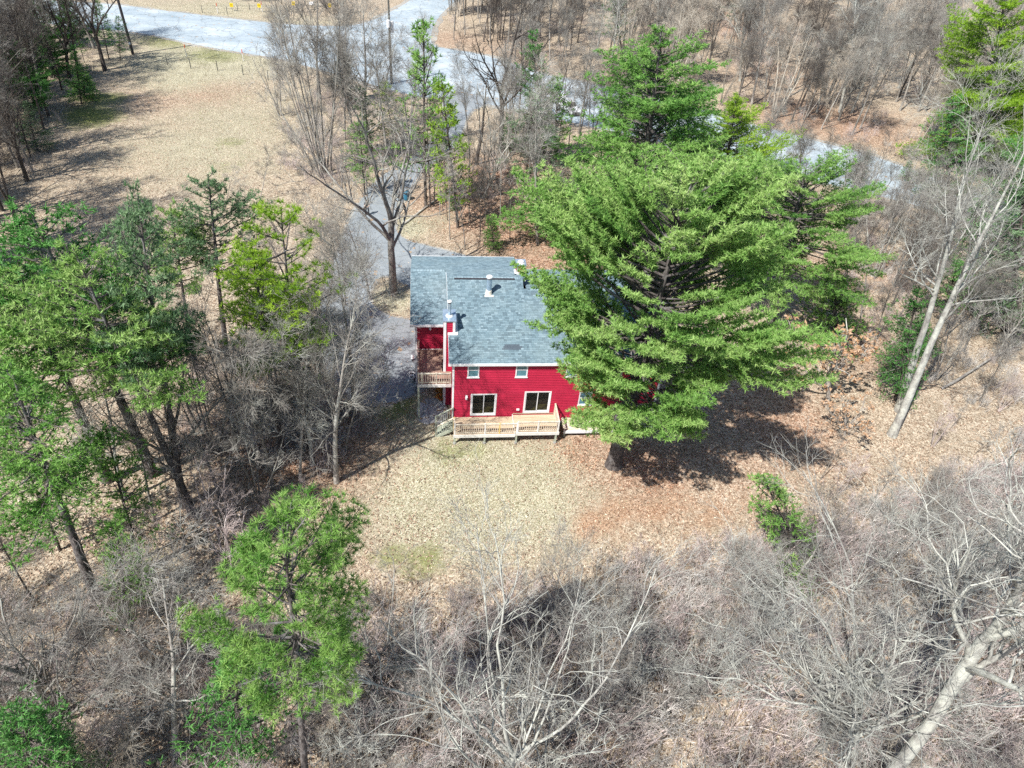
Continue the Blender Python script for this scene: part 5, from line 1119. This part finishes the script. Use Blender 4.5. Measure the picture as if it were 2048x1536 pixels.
# bottom woods
W2 = ['open4', 'multi1', 'open4p', 'multi1p', 'tall3', 'multi1b', 'open4p', 'sap1', 'tall2']
wood([(700, 1330), (1000, 1290), (1300, 1230), (1560, 1180), (1800, 1060), (2100, 1000), (2400, 1500), (1700, 1900), (700, 1900)], 58, 106, W2, (5.0, 8.5), 'grey bare tree in the dense tangle along the lower right edge', 'bare trees of the lower tangle', 'tangle_tree', mind=1.3)
wood([(-120, 1150), (250, 1230), (420, 1260), (720, 1330), (720, 1900), (-200, 1900)], 34, 107, ['sap1', 'tall2d', 'multi1p', 'sap1d', 'tall1d', 'multi1b', 'open4'], (4.5, 8), 'grey bare tree in the brushy lower left woods', 'bare trees of the lower left woods', 'lower_left_tree', mind=1.4)
wood([(1560, 940), (1850, 860), (2150, 780), (2250, 1000), (1900, 1060), (1650, 1130)], 18, 108, ['multi1p', 'multi2', 'multi1', 'sap1'], (2.5, 4.5), 'low pinkish bare shrub at the right rim of the clearing', 'pinkish shrubs on the right rim', 'rim_shrub', 'shrub', mind=1.4)
wood([(760, 1250), (1100, 1170), (1500, 1110), (1650, 1150), (1500, 1260), (800, 1350)], 24, 109, ['multi2', 'multi1p', 'sap1', 'multi1'], (2.0, 3.6), 'low pinkish grey shrub along the lower edge of the lawn', 'pinkish shrubs on the lower lawn edge', 'lawn_edge_shrub', 'shrub', mind=1.1)
wood([(1560, 400), (1700, 400), (1880, 460), (1860, 640), (1740, 640), (1680, 480)], 22, 114, ['tall1', 'tall2', 'multi1', 'tall2d', 'tall3'], (6, 11), 'x', 'bare trees between road and clearing', 'clearing_edge_tree', mind=1.5)
wood([(1090, 250), (1200, 270), (1480, 340), (1640, 380), (1600, 420), (1400, 400), (1120, 330)], 20, 115, ['tall1', 'tall2', 'sap1d', 'tall2d', 'tall1d'], (7, 12), 'x', 'bare trees on the near road verge', 'verge_tree', mind=1.8)
wood([(900, 85), (960, 100), (1100, 145), (1230, 165), (1230, 90), (1000, 20), (905, 20)], 34, 116, ['tall1', 'tall2', 'tall2d', 'tall1d'], (9, 14), 'x', 'bare trees right of the side road junction', 'junction_tree', mind=1.6)
wood([(1000, 240), (1100, 250), (1230, 290), (1250, 360), (1100, 330), (1010, 300)], 14, 117, ['tall1', 'tall2', 'tall2d', 'sap1'], (9, 14), 'x', 'bare trees between driveway and hemlock', 'hemlock_side_tree', mind=1.6)
wood([(1850, 400), (2100, 480), (2300, 760), (1950, 780), (1850, 640)], 24, 110, ['tall1', 'tall3', 'multi1', 'tall2', 'open4'], (6, 11), 'grey bare tree in the woods at the right frame edge', 'bare trees at the right edge', 'right_edge_tree', mind=1.6)
wood([(300, 1050), (480, 1000), (640, 980), (450, 1150), (330, 1220)], 12, 111, ['multi2', 'multi1p'], (2.2, 3.8), 'dark purplish shrub in the shade right of the open pine', 'purplish shrubs at lower left', 'shade_shrub', 'shrub', mind=1.0)
wood([(-260, 420), (-60, 400), (-150, 700), (-260, 900)], 6, 112, ['white1d', 'white2'], (11, 15), 'dark conifer beyond the left frame edge', 'conifers beyond the left edge', 'outer_conifer', 'conifer', mind=4)
wood([(430, 14), (600, 30), (700, 20), (620, -60), (300, -60)], 14, 113, ['sap1', 'multi1', 'tall2'], (5, 9), 'bare tree beyond the far side of the road at the top edge', 'bare trees beyond the road', 'far_verge_tree', mind=3)

# ------------------------------------------------------------------ undergrowth (uncountable): one object per thicket kind, instanced by geometry nodes
def brush_proto(name, seed, n, h, m, R=0.9):
    r = np.random.default_rng(seed); a, b_, c = [], [], []
    for _ in range(n):
        p = np.array([*(r.normal(0, R * 0.45, 2)), -0.05]); d = unit(np.array([*(r.normal(0, 0.38, 2)), 1.0])); L = h * r.uniform(0.4, 1.1)
        l = grow(r, p, d, L, 0.011, 0.004, 5, 0.14, 0.02); a.append(l)
        for _ in range(5):
            i = r.integers(1, 5); k = grow(r, l[0][i], deflect(r, unit(l[0][i + 1] - l[0][i]), r.uniform(0.3, 0.9)), L * r.uniform(0.2, 0.45), 0.007, 0.003, 3, 0.16, 0.03); b_.append(k)
            for _ in range(2): c.append(grow(r, k[0][2], deflect(r, unit(k[0][3] - k[0][2]), 0.6), L * 0.14, 0.005, 0.003, 2, 0.2, 0.02))
    v, f = joined([(a, 3), (b_, 3), (c, 3)]); return np_mesh(name, v, f, m)
def gn_scatter(name, label, protos, P, seed, smin=0.7, smax=1.3):
    r = np.random.default_rng(seed); n = len(P)
    me = bpy.data.meshes.new(name); me.vertices.add(n); me.vertices.foreach_set('co', np.asarray(P, np.float32).ravel())
    at_ = me.attributes.new('spin', 'FLOAT', 'POINT'); at_.data.foreach_set('value', r.uniform(0, 6.283, n).astype(np.float32))
    at_ = me.attributes.new('size', 'FLOAT', 'POINT'); at_.data.foreach_set('value', r.uniform(smin, smax, n).astype(np.float32))
    at_ = me.attributes.new('which', 'INT', 'POINT'); at_.data.foreach_set('value', r.integers(0, len(protos), n).astype(np.int32))
    o = link(name, me); tag(o, label, kind='stuff')
    ng = bpy.data.node_groups.new(name + '_nodes', 'GeometryNodeTree')
    ng.interface.new_socket('Geometry', in_out='INPUT', socket_type='NodeSocketGeometry'); ng.interface.new_socket('Geometry', in_out='OUTPUT', socket_type='NodeSocketGeometry')
    gi = ng.nodes.new('NodeGroupInput'); go = ng.nodes.new('NodeGroupOutput'); jn = ng.nodes.new('GeometryNodeJoinGeometry')
    def named(nm, typ):
        x = ng.nodes.new('GeometryNodeInputNamedAttribute'); x.data_type = typ; x.inputs['Name'].default_value = nm; return x.outputs['Attribute']
    sp, sz, wh = named('spin', 'FLOAT'), named('size', 'FLOAT'), named('which', 'INT')
    cx = ng.nodes.new('ShaderNodeCombineXYZ'); ng.links.new(sp, cx.inputs[2])
    for i, pm in enumerate(protos):
        po = bpy.data.objects.new(name + '_clump', pm)
        oi = ng.nodes.new('GeometryNodeObjectInfo'); oi.inputs['Object'].default_value = po
        cmp = ng.nodes.new('FunctionNodeCompare'); cmp.data_type = 'INT'; cmp.operation = 'EQUAL'; ng.links.new(wh, cmp.inputs[2]); cmp.inputs[3].default_value = i
        ip = ng.nodes.new('GeometryNodeInstanceOnPoints')
        ng.links.new(gi.outputs[0], ip.inputs['Points']); ng.links.new(cmp.outputs[0], ip.inputs['Selection']); ng.links.new(oi.outputs['Geometry'], ip.inputs['Instance'])
        ng.links.new(cx.outputs[0], ip.inputs['Rotation']); ng.links.new(sz, ip.inputs['Scale']); ng.links.new(ip.outputs[0], jn.inputs[0])
    ng.links.new(jn.outputs[0], go.inputs[0])
    md = o.modifiers.new('scatter', 'NODES'); md.node_group = ng
    return o
bp = [brush_proto('brush_a', 1, 24, 1.7, MB_BRUSH), brush_proto('brush_b', 2, 26, 1.3, MB_BRUSHG), brush_proto('brush_c', 3, 20, 2.2, MB_BRUSH), brush_proto('brush_d', 4, 22, 1.6, MB_BRUSHG)]
def pts3(lst): return np.array([(x, y, float(hgt(x, y))) for x, y in lst])
areas = [([(740, 1240), (1000, 1160), (1300, 1110), (1560, 1080), (1760, 1000), (2150, 860), (2500, 1500), (1700, 2000), (600, 2000)], 640, 0.45),
         ([(-200, 1130), (200, 1210), (330, 1130), (450, 1060), (400, 1180), (500, 1250), (740, 1300), (700, 2000), (-200, 2000)], 300, 0.5),
         ([(880, 60), (1200, 150), (1880, 340), (2300, 420), (2600, 200), (1700, -60), (900, -60)], 750, 1.0),
         ([(560, 200), (700, 180), (820, 290), (740, 350), (640, 380), (560, 340)], 130, 0.6),
         ([(860, 330), (960, 300), (1080, 300), (1180, 420), (1060, 400), (930, 430)], 60, 0.7),
         ([(-200, 90), (200, 100), (150, 230), (100, 330), (0, 420), (-200, 420)], 160, 0.8),
         ([(1660, 400), (2050, 470), (2300, 800), (1900, 850), (1740, 760), (1700, 600)], 170, 0.6),
         ([(420, 700), (640, 720), (760, 860), (640, 940), (430, 960), (330, 900)], 110, 0.6)]
allp = []
for i, (pl, n, md_) in enumerate(areas): allp += scatter(pl, n, 200 + i, md_)[0]
gn_scatter('undergrowth', 'tangled pinkish grey brush and twigs covering the woodland floor', bp, pts3(allp), 5, 0.6, 1.25)
tallp = scatter([(700, 1330), (1000, 1230), (1300, 1170), (1560, 1120), (1800, 1030), (2150, 900), (2500, 1500), (1700, 2000), (600, 2000)], 260, 301, 0.8)[0]
gn_scatter('tall_thicket', 'dense grey-brown twig thicket along the lower edge', bp, pts3(tallp), 6, 1.3, 2.3)

# ------------------------------------------------------------------ fallen leaves and grass blades as real geometry
def leaves():
    r = np.random.default_rng(77); N = 420000
    # denser nearer the camera: sample in photo space, then drop to the ground
    px = r.uniform(-60, 2108, N); py = 1600 - (1600 - 40) * r.random(N) ** 0.9
    d = RW @ np.stack([px - 1024, -(py - 768), np.full(N, -FPX)]); t = -36.0 / d[2]; x = d[0] * t; y = d[1] * t
    cvs = cover(x, y); keep = ~inside(ROAD, x, y) & ~((x > -0.9) & (x < 17) & (y > 38.2) & (y < 52)) & (y < 170)
    dr = inside(DRIVE, x, y); keep &= ~(dr & (r.random(N) > 0.06))
    keep &= r.random(N) < 0.25 + 1.3 * vnoise(x, y, 3.1, 55) * vnoise(x, y, 0.9, 56)
    keep &= r.random(N) < (1 - 0.55 * np.clip(cvs[0], 0, 1)) * (1 - 0.6 * cvs[1])
    x, y = x[keep], y[keep]; n = len(x); z = hgt(x, y) + 0.012 + 0.05 * r.random(n) ** 2
    brown = cvs[2][keep]; s = r.uniform(0.035, 0.085, n)
    a = r.uniform(0, 6.283, n); ct, stt = np.cos(a), np.sin(a); tilt = r.normal(0, 0.5, (2, n))
    ux = np.stack([ct, stt, tilt[0]], 1) * s[:, None]; vx = np.stack([-stt, ct, tilt[1]], 1) * (s * 0.55)[:, None]; c = np.stack([x, y, z + s * 0.25], 1)
    V = np.stack([c - ux, c - vx + np.array([0, 0, 0.01]), c + ux, c + vx + np.array([0, 0, 0.012])], 1).reshape(-1, 3)
    tint = np.clip(r.beta(1.3, 1.5, n) - 0.12 * brown, 0, 1); sat = brown
    C = np.stack([tint, sat, np.zeros(n), np.ones(n)], 1)
    me = np_mesh('fallen_leaves', V, np.arange(4 * n).reshape(-1, 4), leafmat(), attr={'leaf': np.repeat(C, 4, 0)})
    tag(link('fallen_leaves', me), 'loose dry brown and pale oak leaves scattered over the ground', kind='stuff')
def leafmat():
    m = mat('dead_leaf', (0.3, 0.2, 0.1), 0.7, 0.25); q = NT(m); a = q.n('ShaderNodeAttribute', attribute_name='leaf'); s = q.n('ShaderNodeSeparateColor'); q.l(a.outputs['Color'], s.inputs[0])
    c1 = q.ramp(s.outputs[0], [(0.0, (0.13, 0.08, 0.055)), (0.35, (0.34, 0.235, 0.165)), (0.7, (0.54, 0.42, 0.31)), (1.0, (0.72, 0.62, 0.49))])
    c2 = q.ramp(s.outputs[0], [(0.0, (0.12, 0.045, 0.025)), (0.4, (0.42, 0.19, 0.10)), (0.75, (0.62, 0.38, 0.24)), (1.0, (0.80, 0.62, 0.48))])
    q.col(q.mix(s.outputs[1], c1, c2)); return m
leaves()
def grass():
    r = np.random.default_rng(78); N = 90000; L = COVER[0]; w_ = np.array([l[2] ** 2 * l[3] for l in L]); idx = r.choice(len(L), N, p=w_ / w_.sum())
    cen = np.array([unp(l[0], l[1])[:2] for l in L])[idx]; rad = np.array([l[2] for l in L])[idx]
    xy = cen + r.normal(0, 0.62, (N, 2)) * rad[:, None]; x, y = xy[:, 0], xy[:, 1]
    k = ~inside(ROAD, x, y) & ~inside(DRIVE, x, y) & ~((x > -1.2) & (x < 17.2) & (y > 36.9) & (y < 52.8)); x, y = x[k], y[k]; n = len(x); z = hgt(x, y)
    h = r.uniform(0.06, 0.20, n); az = r.uniform(0, 6.283, n); ln = r.uniform(0.3, 1.2, n); wd = r.uniform(0.012, 0.03, n)
    b_ = np.stack([x, y, z - 0.01], 1); tip = b_ + np.stack([np.cos(az) * ln * h, np.sin(az) * ln * h, h], 1); sd = np.stack([-np.sin(az), np.cos(az), 0 * az], 1) * wd[:, None]
    V = np.stack([b_ - sd, b_ + sd, tip], 1).reshape(-1, 3)
    me = np_mesh('dry_grass', V, np.arange(3 * n).reshape(-1, 3), foliage('straw_grass', (0.26, 0.25, 0.13), (0.56, 0.53, 0.36), (0.76, 0.74, 0.58), 0.2), attr={'tint': np.repeat(r.random(n), 3)})
    tag(link('dry_grass', me), 'short pale dry grass blades over lawn and field', kind='stuff')
grass()
# a few fallen logs and limbs
LOGS = [((95, 1395), (160, 1385)), ((80, 1408), (150, 1400)), ((1590, 1550), (1700, 1440)), ((700, 1560), (850, 1480)), ((805, 452), (915, 372)), ((1880, 780), (2040, 690)), ((1330, 210), (1400, 150)), ((1560, 200), (1640, 160)), ((120, 235), (140, 210)), ((1500, 1480), (1590, 1420))]
lw = ['pale fallen limb in the lower left brush, upper of two', 'pale fallen limb in the lower left brush, lower of two', 'grey log lying left of the massive leaning trunk', 'fallen trunk in the brush left of the broad pale tree', 'long fallen trunk lying across the leafy hollow',
      'fallen limb at the right edge behind the leaning tree', 'fallen stick behind the road beyond the yellow-green pine', 'fallen limb in the upper right woods', 'broken pale stick on the upper left field edge', 'short grey log in the lower right tangle']
for (a, b_), lb in zip(LOGS, lw):
    A, B = at(*a), at(*b_); L = (B - A).length; r = np.random.default_rng(int(a[0])); d = unit(np.array(B - A))
    rr = min(0.13, 0.03 + L * 0.008); l = grow(r, np.array([0, 0, rr * 0.8]), d, L, rr, rr * 0.45, 10, 0.03, 0.0); l[0][:, 2] = rr * 0.8 + np.linspace(0, 0.1, 11)
    br = [grow(r, l[0][i], deflect(r, d, 0.8), L * 0.12, rr * 0.3, 0.01, 4, 0.15, 0.02) for i in (5, 7, 8, 9)]
    t = empty('fallen_log', A, lb, 'log'); v, f = joined([([l], 8)]); link('stem', np_mesh('log_stem', v, f, MB_GREY, smooth=True), t); v, f = joined([(br, 4)]); link('branch_stub', np_mesh('log_stub', v, f, MB_GREY, smooth=True), t)
if __import__('os').environ.get('SCENE_DEBUG'):
    print('TREES', len([o for o in COL.objects if o.get('category')]))
    for l in LOG: print(l)
    print('TRI', {k: (len(v[3].polygons), len(v[4].polygons) if v[4] else 0) for k, v in TREE.items() if v[5] is None and v[6] is None}); print('TOTAL', sum(sum(p.loop_total - 2 for p in m.polygons) for m in bpy.data.meshes if m.users))
